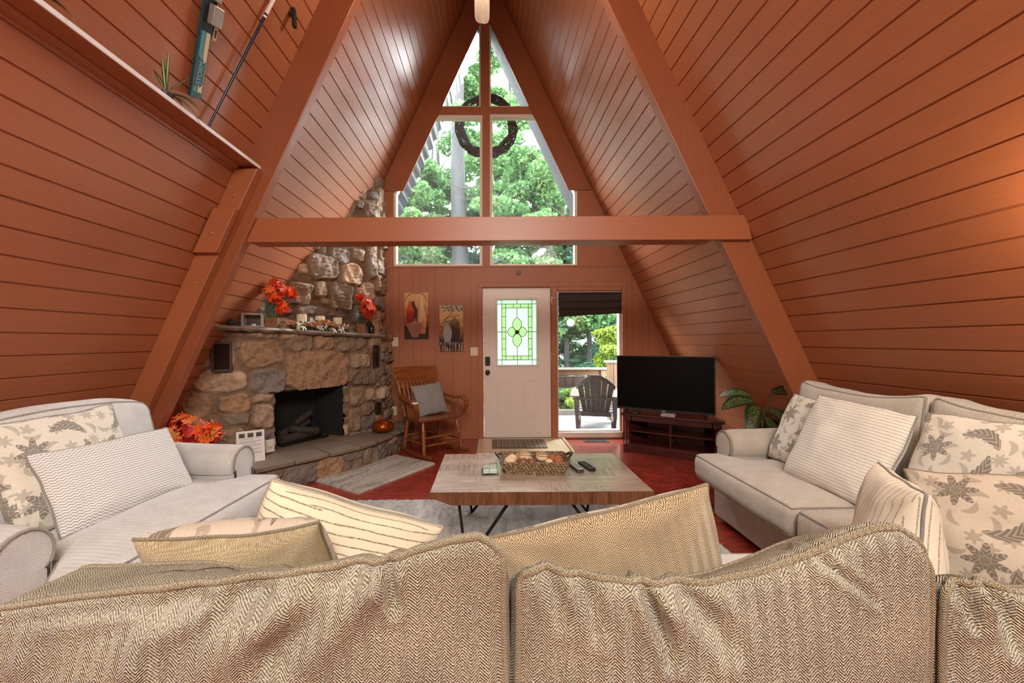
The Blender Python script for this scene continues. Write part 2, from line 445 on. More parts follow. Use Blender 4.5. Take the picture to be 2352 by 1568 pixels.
def stone_mat(name='rough_field_stone', dim=1.0):
    n = NT(name); a = n.n('ShaderNodeAttribute', attribute_name='tone')
    v = n.coord('Object'); g = n.noise(v, 9, 6, .7, .5); f = n.noise(v, 60, 3, .6); st = n.noise(n.coord('Object', (3, 3, 14)), 3, 4, .6, 1.5)
    k = n.math('MULTIPLY_ADD', f, .4, n.math('MULTIPLY_ADD', st, .35, n.math('MULTIPLY', g, .55)))
    c = n.mix(.85, a.outputs['Color'], n.ramp(k, (.35, .42), (.6, .95), (.85, 1.5)), 'MULTIPLY')
    n.P(Base_Color=c, Roughness=.82); n.bump(k, .9, .02); return n.m
M['stone'] = stone_mat()
M['slate'] = plain('grey_slate_slab', lin(128, 112, 98), .6, var=.3, scale=7, bump=.5)
M['mortar'] = plain('brown_mortar', lin(120, 98, 78), .9, var=.2, bump=.4)
M['soot'] = plain('sooty_firebox', (.012, .012, .012), .8, bump=.3)
def glass_mat(name, haze=.05, gloss=.05, tint=(1, 1, 1)):
    n = NT(name); n.t.nodes.remove(n.b)
    tr = n.n('ShaderNodeBsdfTransparent', Color=tint); gl = n.n('ShaderNodeBsdfGlossy', Color=(1, 1, 1), Roughness=.02)
    di = n.n('ShaderNodeBsdfTranslucent', Color=(.9, .95, 1)); lw = n.n('ShaderNodeLayerWeight', Blend=.5)
    m1 = n.n('ShaderNodeMixShader'); m2 = n.n('ShaderNodeMixShader')
    if haze:
        g = n.noise(n.coord('Object', (30, 30, 3)), 2, 3)
        n.set(m1.inputs[0], n.math('MULTIPLY', g, haze * 2))
    else: m1.inputs[0].default_value = 0
    n.t.links.new(tr.outputs[0], m1.inputs[1]); n.t.links.new(di.outputs[0], m1.inputs[2])
    n.set(m2.inputs[0], n.math('MULTIPLY_ADD', n.math('POWER', lw.outputs['Facing'], 4), .7, .04)); n.t.links.new(m1.outputs[0], m2.inputs[1]); n.t.links.new(gl.outputs[0], m2.inputs[2])
    n.t.links.new(m2.outputs[0], n.out.inputs[0]); return n.m
M['glass'] = glass_mat('window_glass', .008)
M['clearglass'] = glass_mat('clear_glass', 0, tint=(.96, .98, .98))
def frosted(name, c, thru=.25):
    n = NT(name); n.t.nodes.remove(n.b)
    tr = n.n('ShaderNodeBsdfTransparent', Color=c); di = n.n('ShaderNodeBsdfTranslucent'); m1 = n.n('ShaderNodeMixShader')
    g = n.noise(n.coord('Object'), 140, 2); n.set(di.inputs[0], n.mix(g, [x * .8 for x in c], c))
    m1.inputs[0].default_value = 1 - thru
    n.t.links.new(tr.outputs[0], m1.inputs[1]); n.t.links.new(di.outputs[0], m1.inputs[2]); n.t.links.new(m1.outputs[0], n.out.inputs[0]); return n.m
M['obscure'] = frosted('obscure_green_white_glass', (.43, .50, .43), .10)
M['bevelglass'] = frosted('bevelled_clear_glass', (.82, .92, .66), .92)

# ================================================================== SHELL
Y0, YW = -3.4, 5.6      # rear of the room, inner face of the front wall
LN = math.hypot(1, SL)
def slope_planks(name, side, zref, step, y0, y1):
    prof = []   # (z, depth into wall)
    k0 = int((0 - zref) / step) - 1
    z = zref + k0 * step
    while z < APEX + .02:
        prof += [(z + .0022, 0), (z + step - .0085, 0), (z + step - .0045, .008), (z + step + .0004, .008)]
        z += step
    prof = [(min(max(a, -.12), APEX), d) for a, d in prof]
    vs = []
    for zz, d in prof:
        X = XC + side * (hw(zz) + d * LN)
        for y in (y0, y1): vs.append((X, y, zz))
    n = len(prof)
    m = MB(); m.add(vs, [(2 * i, 2 * i + 1, 2 * i + 3, 2 * i + 2) for i in range(n - 1)])
    # outer sheathing so that no light leaks
    e = .09
    q = [(XC + side * (hw(-.12) + e), y0, -.12), (XC + side * (hw(-.12) + e), y1, -.12), (XC + side * .0, y1, APEX + e / SL * .9), (XC, y0, APEX + e / SL * .9)]
    m.add(q, [(0, 1, 2, 3)])
    o = m.build(name, M['planks'], dissolve=False)
    return struct(o)
slope_planks('wall_left', -1, 2.116, .1195, Y0, YW)
slope_planks('wall_right', 1, 2.231, .1187, Y0, YW)
MB().b2((-3.4, Y0, -.1), (3.4, YW + .15, 0)).build('floor', M['floor'])
struct(bpy.data.objects['floor'])
# rear gable
yb = Y0
o = MB().prism([(xl(-.1), yb, -.1), (xr(-.1), yb, -.1), (XC, yb, APEX)], (0, -.12, 0)).build('wall_back', M['wallpaint']); struct(o)

# ---- front gable wall with window, door and sidelight openings
def fp(px, py, Y=YW): return at(px, py, Y)
win = {
    1: [(903, 612), (903, 443), (987, 262), (1108, 262), (1108, 612)],
    2: [(1125, 612), (1125, 260), (1243, 260), (1327, 439), (1327, 612)],
    3: [(993, 245), (1104, 245), (1104, 32), (1097, 32)],
    4: [(1124, 245), (1236, 245), (1134, 36), (1124, 36)]}
win3 = {k: [fp(*p) for p in v] for k, v in win.items()}
DX0, DX1, DZ1 = fp(1110, 800).x, fp(1266, 800).x, fp(1185, 660).z
SX0, SX1, SZ0, SZ1 = fp(1281, 830).x, fp(1428, 830).x, fp(1350, 992).z, fp(1350, 668).z
door_hole = [(DX0, YW, 0.0), (DX1, YW, 0.0), (DX1, YW, DZ1), (DX0, YW, DZ1)]
side_hole = [(SX0, YW, SZ0), (SX1, YW, SZ0), (SX1, YW, SZ1), (SX0, YW, SZ1)]
gab = [(xl(-.1) - .06, YW, -.1), (xr(-.1) + .06, YW, -.1), (XC, YW, APEX + .12)]
o = MB().prism(gab, (0, .15, 0), holes=list(win3.values()) + [door_hole, side_hole]).build('wall_front', M['wallpaint']); struct(o)
# window lights: pale liner round each opening, pane set back in it
for k, poly in win3.items():
    c = sum(poly, Vector()) / len(poly)
    def inset(p, d):   # move polygon edges inwards by d (in the wall plane)
        n = len(p); out = []
        for i in range(n):
            a, b, q = p[i - 1], p[i], p[(i + 1) % n]
            e1 = (b - a).normalized(); e2 = (q - b).normalized()
            n1 = Vector((-e1.z, 0, e1.x)); n2 = Vector((-e2.z, 0, e2.x))
            if n1.dot(c - b) < 0: n1 = -n1
            if n2.dot(c - b) < 0: n2 = -n2
            bis = (n1 + n2); L = max(bis.dot(n1), .35)
            out.append(b + bis * (d / L))
        return out
    fr = thing('window_%d' % k, None, None); fr['kind'] = 'structure'
    d = .038 if k < 3 else .022
    inn = inset(poly, d)
    off = Vector((0, .02, 0))
    MB().prism([p + off for p in poly], (0, .10, 0), holes=[[p + off for p in inn]]).build('window_frame', M['cream'], fr, bevel=.003)
    off = Vector((0, .09, 0))
    MB().prism([p + off for p in poly], (0, .006, 0)).build('pane', M['glass'], fr)
# sloping trim boards between the window and the roof, and the cross members
def bar_trim(i, pts, d=.022, mat='rafter'):
    struct(MB().prism([Vector((p[0], YW, p[1])) for p in pts], (0, -d, 0)).build('trim_%d' % i, M[mat], bevel=.004))
zt = fp(1100, 612).z
for i, s in ((1, -1), (2, 1)):
    x = lambda z, d: XC + s * (hw(z) - d)
    z0 = fp(1100, 430).z
    a = .33
    bar_trim(i, [(x(z0 - .05, .01), z0 - .05), (x(6.35, .01), 6.35), (x(5.75, a), 5.75), (x(z0 - .05, a), z0 - .05)])
bar_trim(3, [(fp(0, 612).x if 0 else xl(zt) + .03, zt - .012), (xr(zt) - .03, zt - .012), (xr(zt) - .03, zt + .012), (xl(zt) + .03, zt + .012)], .008, 'wallpaint')
# fine vertical grooves of the lower panelling, their shadow painted as thin dark strips
gm = MB()
for px in (887, 917, 950, 968, 1000, 1040, 1082, 1452, 1475, 1490):
    x = fp(px, 800).x
    gm.b2((x - .0022, YW - .0012, .09), (x + .0022, YW + .002, min(zt - .01, (APEX - (abs(x - XC) / SL)) - .02)))
struct(gm.build('trim_4', plain('panel_groove_shade', (.2, .058, .026), .6)))
# door and sidelight casing
def casing(i, x0, z0, x1, z1, d=.02): struct(MB().b2((x0, YW - d, z0), (x1, YW, z1)).build('trim_%d' % i, M['wallpaint'], bevel=.004))
casing(5, DX0 - .072, 0, DX0 - .004, DZ1 + .004)
casing(6, DX0 - .072, DZ1 + .004, SX1 + .075, DZ1 + .07)
casing(7, DX1 + .004, 0, SX0 - .004, DZ1 + .004)
casing(8, SX1 + .004, .09, SX1 + .065, DZ1 + .004)
casing(9, SX0, SZ1 + .004, SX1, DZ1 + .004)
casing(10, SX0 - .004, 0, SX1 + .004, SZ0 - .07, .012)
struct(MB().b2((-1.35, YW - .014, 0), (DX0 - .075, YW, .085)).build('baseboard_front', M['wallpaint'], bevel=.004))
struct(MB().b2((SX1 + .07, YW - .014, 0), (2.9, YW, .085)).build('baseboard_right', M['wallpaint'], bevel=.004))

# sidelight window
s = thing('window_5', None, None); s['kind'] = 'structure'
MB().prism([Vector(p) + Vector((0, .02, 0)) for p in side_hole], (0, .1, 0), holes=[[(SX0 + .012, YW + .02, SZ0 + .02), (SX1 - .028, YW + .02, SZ0 + .02), (SX1 - .028, YW + .02, SZ1 - .02), (SX0 + .012, YW + .02, SZ1 - .02)]]).build('window_frame', M['cream'], s, bevel=.003)
MB().b2((SX0, YW + .085, SZ0), (SX1, YW + .091, SZ1)).build('pane', M['clearglass'], s)
MB().b2((SX0 - .004, YW - .016, SZ0 - .07), (SX1 + .004, YW + .01, SZ0 + .002)).build('window_sill', M['cream'], s, bevel=.004)

# ---- front door
d = thing('door_1', None, None, ((DX0 + DX1) / 2, YW + .03, 0)); d['kind'] = 'structure'
DW, DH = DX1 - DX0 - .008, DZ1 - .012
gx0, gx1 = fp(1142, 700).x - (DX0 + DX1) / 2, fp(1233, 700).x - (DX0 + DX1) / 2
gz0, gz1 = fp(1185, 838).z, fp(1185, 687).z
MB().prism([(-DW / 2, 0, .01), (DW / 2, 0, .01), (DW / 2, 0, DH), (-DW / 2, 0, DH)], (0, .04, 0), holes=[[(gx0, 0, gz0), (gx1, 0, gz0), (gx1, 0, gz1), (gx0, 0, gz1)]]).build('door_slab', M['white'], d, bevel=.003)
MB().prism([(gx0 - .022, -.014, gz0 - .022), (gx1 + .022, -.014, gz0 - .022), (gx1 + .022, -.014, gz1 + .022), (gx0 - .022, -.014, gz1 + .022)], (0, .016, 0), holes=[[(gx0, -.014, gz0), (gx1, -.014, gz0), (gx1, -.014, gz1), (gx0, -.014, gz1)]]).build('glazing_frame', M['white'], d, bevel=.006)
for q in (-1, 1):
    x0, x1 = (fp(1140, 900).x, fp(1174, 900).x) if q < 0 else (fp(1201, 900).x, fp(1236, 900).x)
    x0 -= (DX0 + DX1) / 2; x1 -= (DX0 + DX1) / 2; z0, z1 = fp(1185, 957).z, fp(1185, 871).z
    mm = MB()
    for e, wd in ((0, .012), (.022, .008)):
        mm.prism([(x0 + e, -.006, z0 + e), (x1 - e, -.006, z0 + e), (x1 - e, -.006, z1 - e), (x0 + e, -.006, z1 - e)], (0, .007, 0), holes=[[(x0 + e + wd, -.006, z0 + e + wd), (x1 - e - wd, -.006, z0 + e + wd), (x1 - e - wd, -.006, z1 - e - wd), (x0 + e + wd, -.006, z1 - e - wd)]])
    mm.b2((x0 + .045, -.004, z0 + .045), (x1 - .045, .001, z1 - .045))
    mm.build('raised_panel', M['white'], d, bevel=.003)
# leaded glass: obscure field, clear bevelled border and petals, lead cames
GW, GH = gx1 - gx0, gz1 - gz0; gc = Vector(((gx0 + gx1) / 2, .016, (gz0 + gz1) / 2))
def gq(u, v, y=0): return Vector((gx0 + u * GW, .016 + y, gz0 + v * GH))
u0, u1, u2, u3 = .115, .215, .79, .885; v0, v1, v2, v3 = .075, .135, .872, .932
def petal(cx, cy, w_, h_, tip, n=14):
    pts = []
    for i in range(n):
        a = 2 * math.pi * i / n
        rr = 1.0
        x, y = math.sin(a), math.cos(a)
        if y > 0: x *= (1 - y ** 2.2 * .55)
        pts.append((cx + (x * w_ if tip in 'ud' else y * w_ * (1 if tip == 'r' else -1)), cy + (y * h_ * (1 if tip == 'u' else -1) if tip in 'ud' else x * h_)))
    return pts
petals = [petal(.505, .625, .115, .10, 'u'), petal(.505, .375, .115, .10, 'd'), petal(.36, .505, .10, .075, 'l'), petal(.65, .505, .10, .075, 'r')]
ob = MB(); ob.b2(gq(0, 0, .004), gq(1, 1, .008)); ob.build('obscure_glass', M['obscure'], d)
bv = MB()
for a, b, c_, e in ((u0, v0, u1, v3), (u2, v0, u3, v3), (u1, v2, u2, v3), (u1, v0, u2, v1)): bv.b2(gq(a, b, .002), gq(c_, e, .0035))
for p in petals: bv.prism([gq(x, y, .002) for x, y in p], (0, .0015, 0))
bv.build('bevelled_glass', M['bevelglass'], d)
ld = MB(); r = .0042
def came(a, b): ld.tube([gq(*a), gq(*b)], r, 5)
for u in (u0, u3): came((u, 0), (u, 1))
for v in (v0, v3): came((0, v), (1, v))
for u in (u1, u2): came((u, v0), (u, v3))
for v in (v1, v2): came((u0, v), (u3, v))
came((.505, 0), (.505, .27)); came((.505, .73), (.505, v2)); came((.505, v3), (.505, 1)); came((0, .505), (.26, .505)); came((.75, .505), (1, .505))
for v in (.24, .4, .57, .74): came((u0, v), (u1, v)); came((u2, v), (u3, v))
for u in (.41, .6): came((u, v0), (u, v1)); came((u, v2), (u, v3))
for p in petals: ld.tube([gq(x, y) for x, y in p], r, 5, True)
ld.lathe([(.0, 0), (.028, 0), (.028, .004), (0, .004)], 16, c=gc + Vector((0, 0, 0)), M=rx(R(90)))
ld.build('lead_came', plain('lead', (.02, .02, .02), .6, .2), d)
hx = fp(1120, 830).x - (DX0 + DX1) / 2
kz = fp(1120, 829).z
mm = MB().b2((hx - .033, -.03, kz - .06), (hx + .033, 0, kz + .06)); mm.box((hx, -.034, kz + .015), (.035, .012, .05)); mm.build('deadbolt', M['bronze'], d, bevel=.012, seg=3)
kz = fp(1120, 855).z
MB().lathe([(0, 0), (.033, 0), (.033, .008), (.014, .014), (.013, .035), (.027, .045), (.03, .06), (.02, .072), (0, .075)], 20, c=(hx, 0, kz), M=rx(R(90))).build('door_knob', M['bronze'], d, True)
for pz in (690, 820):
    z = fp(1268, pz).z; x = fp(1266, pz).x - (DX0 + DX1) / 2
    MB().b2((x - .006, -.07, z - .05), (x + .006, -.048, z + .05)).b2((x, -.06, z + .03), (x + .05, -.052, z + .042)).build('hinge', M['brass'], d, bevel=.002)

# ---- entry tile, floor register
struct(MB().b2((-.15, 4.84, 0), (.98, YW, .012)).build('floor_entry_tile', M['tile'], bevel=.004))
struct(MB().tube([(.985, 4.84, .012), (.985, YW - .02, .012)], .02, 10).tube([(-.155, 4.84, .006), (-.155, YW - .02, .006)], .012, 8).build('trim_11', plain('tile_edge_strip', lin(206, 180, 150), .3), smooth=True))
v = thing('floor_register', 'brown slotted floor register below the tall side window', 'vent', (1.41, 5.47, 0))
MB().prism([(-.16, -.075, 0), (.16, -.075, 0), (.16, .075, 0), (-.16, .075, 0)], (0, 0, .008), holes=[[(-.14, -.055, 0), (.14, -.055, 0), (.14, .055, 0), (-.14, .055, 0)]]).build('frame', M['bronze'], v, bevel=.002)
mm = MB()
for i in range(22): mm.b2((-.138 + i * .0128, -.055, .001), (-.132 + i * .0128, .055, .006))
mm.build('grille', M['bronze'], v)

# ================================================================== FRAME: rafters, tie beam, scabs
YR, YL = 3.15, 3.07
def rafter(side, y0, y1, inner, outer, z0, z1, name, label, mat='rafter'):
    """a board along the roof slope, standing `inner` metres proud of it"""
    x = lambda z, d: XC + side * (hw(z) - d * LN)
    p = [(x(z0, outer), y0, z0), (x(z1, outer), y0, z1), (x(z1, inner), y0, z1), (x(z0, inner), y0, z0)]
    o = MB().prism(p, (0, y1 - y0, 0)).build(name, M[mat], bevel=.005)
    return o
tag(rafter(1, YR, YR + .08, .212, -.005, 0.0, 5.95, 'rafter', ''), 'terracotta painted rafter sloping up the right wall behind the sofa', 'rafter', 'rafters')
tag(rafter(-1, YL, YL + .08, .235, -.005, 0.0, 5.9, 'rafter', ''), 'terracotta painted rafter sloping up the left wall past the shelf', 'rafter', 'rafters')
tag(rafter(-1, YL - .075, YL - .001, .152, .0, 0.0, 2.615, 'sister_board', '', 'beam'), 'orange-brown board doubled onto the lower left rafter, under the shelf', 'board')
tag(rafter(-1, YL - .125, YL - .076, .165, .012, 1.99, 2.31, 'scab_block', '', 'beam'), 'short bolted block on the left rafter at the end of the tie beam', 'block')
tag(rafter(-1, YL + .082, YL + .125, .15, .0, 0.0, 2.78, 'batten', '', 'beam'), 'narrow painted batten along the far side of the left rafter', 'batten')
for z in (1.78, 2.13, 2.42):
    x = XC - hw(z) + .085; yy = YL - (.1255 if z == 2.13 else .0755)
    host = bpy.data.objects['scab_block' if z == 2.13 else 'sister_board']
    MB().lathe([(0, 0), (.011, 0), (.013, .004), (.008, .007), (0, .007)], 10, c=(x, yy, z), M=rx(R(90))).build('bolt_head', M['beam'], host, True)
zb, ztp = 2.10, 2.285
xa, xb = -1.80, at(1727, 530, YR).x - .04
tb = thing('tie_beam', 'long terracotta tie beam crossing the room above the sofas', 'beam')
MB().prism([(xa - .085, YR - .045, zb), (xb + .015, YR - .045, zb), (xb - .02, YR - .045, ztp - .02), (xb - .035, YR - .045, ztp), (xa, YR - .045, ztp)], (0, .045, 0)).build('front_plank', M['beam'], tb, bevel=.005)
MB().prism([(xa - .03, YR + .002, zb), (1.72, YR + .002, zb), (1.64, YR + .002, ztp), (xa + .06, YR + .002, ztp)], (0, .12, 0)).build('rear_plank', M['beam'], tb, bevel=.004)
# ---- plank shelf on the left slope
ZS = 2.655
sh = thing('wall_shelf', 'long painted wall shelf with a bare white front edge, upper left slope', 'shelf')
MB().prism([(xl(ZS) - .0, YL - .003, ZS - .022), (-1.715, YL - .003, ZS - .022), (-1.715, YL - .003, ZS), (xl(ZS) + .012, YL - .003, ZS)], (0, -4.6, 0)).build('shelf_board', M['beam'], sh)
MB().b2((-1.717, Y0 + 1.9, ZS - .021), (-1.708, YL - .003, ZS + .004)).build('front_edge', M['whitewood'], sh, bevel=.002)
MB().prism([(xl(ZS - .024), YL - .08, ZS - .024), (xl(ZS - .024) + .034, YL - .08, ZS - .024), (xl(ZS - .044) + .022, YL - .08, ZS - .044), (xl(ZS - .048), YL - .08, ZS - .048)], (0, -4.5, 0)).build('cleat', M['beam'], sh, bevel=.004)
# ridge board
struct(MB().b2((XC - .05, Y0, 6.2), (XC + .05, YW - .04, 6.45)).build('trim_12', M['beam']))

# ================================================================== FIREPLACE
FP = [np.array(p) for p in ((-3.05, 3.43), (-2.33, 3.78), (-1.38, 5.2), (-1.36, 5.6))]
CP = [np.array(p) for p in ((-2.62, 3.72), (-2.42, 4.0), (-1.50, 5.33), (-1.47, 5.6))]
HP = [np.array(p) for p in ((-2.5, 3.02), (-2.02, 3.55), (-1.62, 4.02), (-1.36, 4.32), (-1.22, 4.68), (-1.12, 5.1), (-1.10, 5.6))]
class Plan:
    def __init__(s, pts):
        s.p = pts; s.L = [0]
        for a, b in zip(pts, pts[1:]): s.L.append(s.L[-1] + float(np.linalg.norm(b - a)))
    def pos(s, t):
        t = np.clip(t, 0, s.L[-1]); P = np.array(s.p)
        return np.stack([np.interp(t, s.L, P[:, 0]), np.interp(t, s.L, P[:, 1])], -1)
    def nrm(s, t, e=.06):
        d = s.pos(t + e) - s.pos(t - e); d /= np.linalg.norm(d, axis=-1, keepdims=True)
        return np.stack([d[..., 1], -d[..., 0]], -1)
    def hit(s, px, py):
        """(along, height) of the point of this upright surface seen at a pixel"""
        u, v = px - PX, py - PY; k = (u - ROLL * v) / F
        best = None
        for i, (a, b) in enumerate(zip(s.p, s.p[1:])):
            den = (b[0] - a[0]) - k * (b[1] - a[1])
            if abs(den) < 1e-9: continue
            t = (k * a[1] - a[0]) / den
            if -.3 <= t <= 1.05:
                y = a[1] + t * (b[1] - a[1])
                if best is None or abs(t - .5) < best[0]: best = (abs(t - .5), s.L[i] + t * (s.L[i + 1] - s.L[i]), CAMZ - (v + ROLL * u) * y / F)
        return best[1:]
fpl, cpl, hpl = Plan(FP), Plan(CP), Plan(HP)
TONES = [lin(168, 144, 120), lin(150, 128, 106), lin(178, 148, 118), lin(136, 118, 102), lin(160, 136, 116), lin(144, 132, 120), lin(176, 156, 134), lin(130, 110, 92), lin(156, 124, 96), lin(124, 114, 108)]
def fill_seeds(hand, smax, z0, z1, seed, big=(.16, .34), hh=(.11, .2)):
    """hand: (s,z,w,h); then random stones wherever there is room"""
    r = random.Random(seed); out = list(hand)
    for shrink in (1, .75, .55, .4, .3):
        for _ in range(700):
            w_, h_ = r.uniform(*big) * shrink, r.uniform(*hh) * shrink
            s_, z_ = r.uniform(0, smax), r.uniform(z0, z1)
            if all(abs(s_ - a) > (w_ + c) * .47 or abs(z_ - b) > (h_ + e) * .47 for a, b, c, e in out): out.append((s_, z_, w_, h_))
    return out
def stone_surface(name, plan, z0, z1, seeds, parent, hole=None, amp=.055, step=.0115, zfun=None, seed=1, cool=0.0):
    ns = int(plan.L[-1] / step) + 1; nzv = int((z1 - z0) / step) + 1
    S, Z = np.meshgrid(np.linspace(0, plan.L[-1], ns), np.linspace(z0, z1, nzv), indexing='ij')
    r = np.random.default_rng(seed)
    # smooth pseudo noise from a few sine waves
    def wav(a, b, f, k):
        o = np.zeros_like(a)
        rr = np.random.default_rng(k)
        for _ in range(9):
            th = rr.uniform(0, 6.28); ff = f * rr.uniform(.5, 1.7); o += np.sin(ff * (a * np.cos(th) + b * np.sin(th)) + rr.uniform(0, 6.28))
        return o / 3
    S2 = S + .011 * wav(S, Z, 22, 3 + seed); Z2 = Z + .011 * wav(S, Z, 22, 4 + seed)
    d1 = np.full(S.shape, 9.0); d2 = np.full(S.shape, 9.0); own = np.zeros(S.shape, int)
    for i, (a, b, c, e) in enumerate(seeds):
        th = r.uniform(-.1, .1)
        x = (S2 - a) * np.cos(th) + (Z2 - b) * np.sin(th); y = (Z2 - b) * np.cos(th) - (S2 - a) * np.sin(th)
        q = (np.abs(x / (c / 2)) ** 4.2 + np.abs(y / (e / 2)) ** 4.2) ** (1 / 4.2)
        q = 1 + (q - 1) * min(c, e) / .14      # edge distance in comparable units
        m = q < d1; d2 = np.where(m, d1, np.minimum(d2, q)); own = np.where(m, i, own); d1 = np.where(m, q, d1)
    gap = np.clip((d2 - d1) / .34, 0, 1)
    edge = np.clip((1.12 - d1) / .3, 0, 1); edge = edge * edge * (3 - 2 * edge)
    body = np.minimum(edge, np.clip(gap * 2.2, 0, 1))
    prot = r.uniform(.45, 1.0, len(seeds)); tx = r.uniform(-1, 1, len(seeds)); tz = r.uniform(-1, 1, len(seeds))
    ax = np.array([q[0] for q in seeds]); az = np.array([q[1] for q in seeds])
    H = body * amp * (prot[own] + .9 * tx[own] * (S - ax[own]) + .9 * tz[own] * (Z - az[own]))
    H += body * (.010 * wav(S, Z, 30, 7 + seed) + .006 * wav(S, Z, 80, 8 + seed)) + .003 * wav(S, Z, 120, 9) 
    facet = np.abs(wav(S + own * 3.1, Z - own * 1.7, 13, 11)) ; H -= body * .014 * facet
    tone = np.array([TONES[k] for k in r.integers(0, len(TONES), len(seeds))])[own] * r.uniform(.8, 1.15, len(seeds))[own][..., None]
    mort = np.array(lin(122, 98, 76))
    C = tone * body[..., None] + mort * (1 - body[..., None])
    P = plan.pos(S); N = plan.nrm(S)
    XY = P + N * H[..., None]
    X = XY[..., 0]; lim = XC - SL * (APEX - Z) - .012
    X = np.maximum(X, lim)
    V = np.stack([X, XY[..., 1], Z if zfun is None else zfun(S, Z)], -1).reshape(-1, 3)
    Fq = grid_faces(ns, nzv)
    if hole is not None:
        cs, cz = S.reshape(-1)[Fq].mean(1), Z.reshape(-1)[Fq].mean(1)
        Fq = Fq[~((cs > hole[0]) & (cs < hole[1]) & (cz > hole[2]) & (cz < hole[3]))]
    return np_mesh(name, V, Fq, M['stone'], parent, True, colr=C.reshape(-1, 3))
def hands(plan, boxes):
    out = []
    for x0, y0, x1, y1 in boxes:
        a = plan.hit(x0, (y0 + y1) / 2); b = plan.hit(x1, (y0 + y1) / 2); c = plan.hit((x0 + x1) / 2, y0); e = plan.hit((x0 + x1) / 2, y1)
        out.append(((a[0] + b[0]) / 2, (c[1] + e[1]) / 2, abs(b[0] - a[0]), abs(c[1] - e[1])))
    return out
fire = thing('stone_fireplace', 'rough fieldstone corner fireplace with a stone hearth and slab mantel', 'fireplace')
ZH, ZM = .25, 1.44
fb0, fb1 = fpl.hit(629, 960)[0], fpl.hit(787, 960)[0]; fbz0, fbz1 = ZH - .01, .845
front = hands(fpl, [(652, 806, 800, 894), (573, 848, 654, 904), (548, 782, 652, 842), (662, 768, 716, 804), (722, 768, 766, 804), (770, 770, 842, 806), (802, 813, 848, 843), (796, 846, 862, 882),
    (442, 852, 566, 898), (500, 906, 577, 946), (580, 904, 628, 922), (581, 926, 627, 984), (510, 948, 574, 977), (402, 902, 482, 962), (803, 888, 836, 930), (802, 934, 826, 990), (838, 890, 858, 922), (832, 928, 858, 950), (830, 954, 856, 984),
    (480, 760, 562, 774), (574, 760, 634, 777), (642, 762, 692, 776), (448, 792, 486, 848), (846, 772, 874, 802), (500, 984, 560, 1030), (588, 988, 627, 1034), (694, 764, 760, 770), (764, 766, 832, 771), (488, 784, 536, 852)])
seeds = fill_seeds(front, fpl.L[-1], 0, ZM, 5)
front_mesh = stone_surface('chimney_breast', fpl, 0, ZM, seeds, fire, (fb0, fb1, fbz0, fbz1), seed=2)
up = hands(cpl, [(705, 585, 775, 640), (780, 608, 828, 655), (660, 648, 712, 700), (720, 646, 748, 682), (752, 650, 802, 715), (664, 704, 800, 728), (806, 700, 846, 745), (758, 570, 800, 605), (806, 572, 836, 600), (830, 650, 858, 690), (842, 580, 858, 640), (814, 660, 832, 700)])
seeds = fill_seeds(up, cpl.L[-1], ZM, 3.6, 9, (.26, .44), (.2, .32))
stone_surface('chimney', cpl, ZM - .02, 3.62, seeds, fire, seed=5, amp=.085)
hs = []
t = 0.0; r_ = random.Random(3)
while t < hpl.L[-1]:
    wd = r_.uniform(.14, .3)
    if r_.random() < .4: hs += [(t + wd / 2, .05, wd, .1), (t + wd / 2, .155, wd * .95, .09)]
    else: hs.append((t + wd / 2, .1, wd, .2))
    t += wd
stone_surface('hearth_front', hpl, 0, ZH - .035, hs, fire, amp=.035, seed=8)
# hearth slabs: flagstone sheets along the curve, irregular front lip
for i in range(9):
    a, b = hpl.L[-1] * i / 9 + .004, hpl.L[-1] * (i + 1) / 9 - .004
    n = 7; tt = np.linspace(a, b, n); P = hpl.pos(tt); N = hpl.nrm(tt)
    lip = [.035 + .02 * r_.random() for _ in tt]
    fr = [(*(P[k] + N[k] * lip[k]), ZH - .035) for k in range(n)]
    def back(p, nn):
        q = p - nn * .75
        return (max(q[0], -2.9), min(q[1], 5.58))
    bk = [(*back(P[k], N[k]), ZH - .035) for k in (n - 1, 0)]
    MB().prism(fr + bk, (0, 0, .035 + .004 * (i % 3))).build('hearth_slab', M['slate'], fire, bevel=.008)
# mantel slab: three overlapping flags
ma, mb_ = atz(488, 744, 1.505), None
ml = Plan([np.array((-2.46, 3.50)), np.array((-2.30, 3.66)), np.array((-1.34, 5.12)), np.array((-1.33, 5.3))])
def mz(t): return 1.50 - .075 * t / ml.L[-1]
tt = np.linspace(0, ml.L[-1], 34); P = ml.pos(tt); N = ml.nrm(tt)
vs = []; fs = []
rr = random.Random(11)
for k in range(34):
    j = .012 * rr.uniform(-1, 1); z = mz(tt[k]); th = .042 + .008 * rr.uniform(-1, 1)
    q = P[k] + N[k] * j; bq = P[k] - N[k] * .34
    for (x, y, zz) in ((q[0], q[1], z), (q[0] + N[k][0] * .008, q[1] + N[k][1] * .008, z - th * .5), (q[0] - N[k][0] * .01, q[1] - N[k][1] * .01, z - th), (bq[0], bq[1], z - th), (bq[0], bq[1], z)):
        vs.append((max(x, xl(zz) - .01), min(y, 5.59), zz))
for k in range(33):
    for j in range(5): fs.append((k * 5 + j, k * 5 + (j + 1) % 5, k * 5 + 5 + (j + 1) % 5, k * 5 + 5 + j))
fs += [(0, 1, 2, 3, 4), tuple(33 * 5 + q for q in (4, 3, 2, 1, 0))]
MB().add(vs, fs).build('mantel_slab', M['slate'], fire)
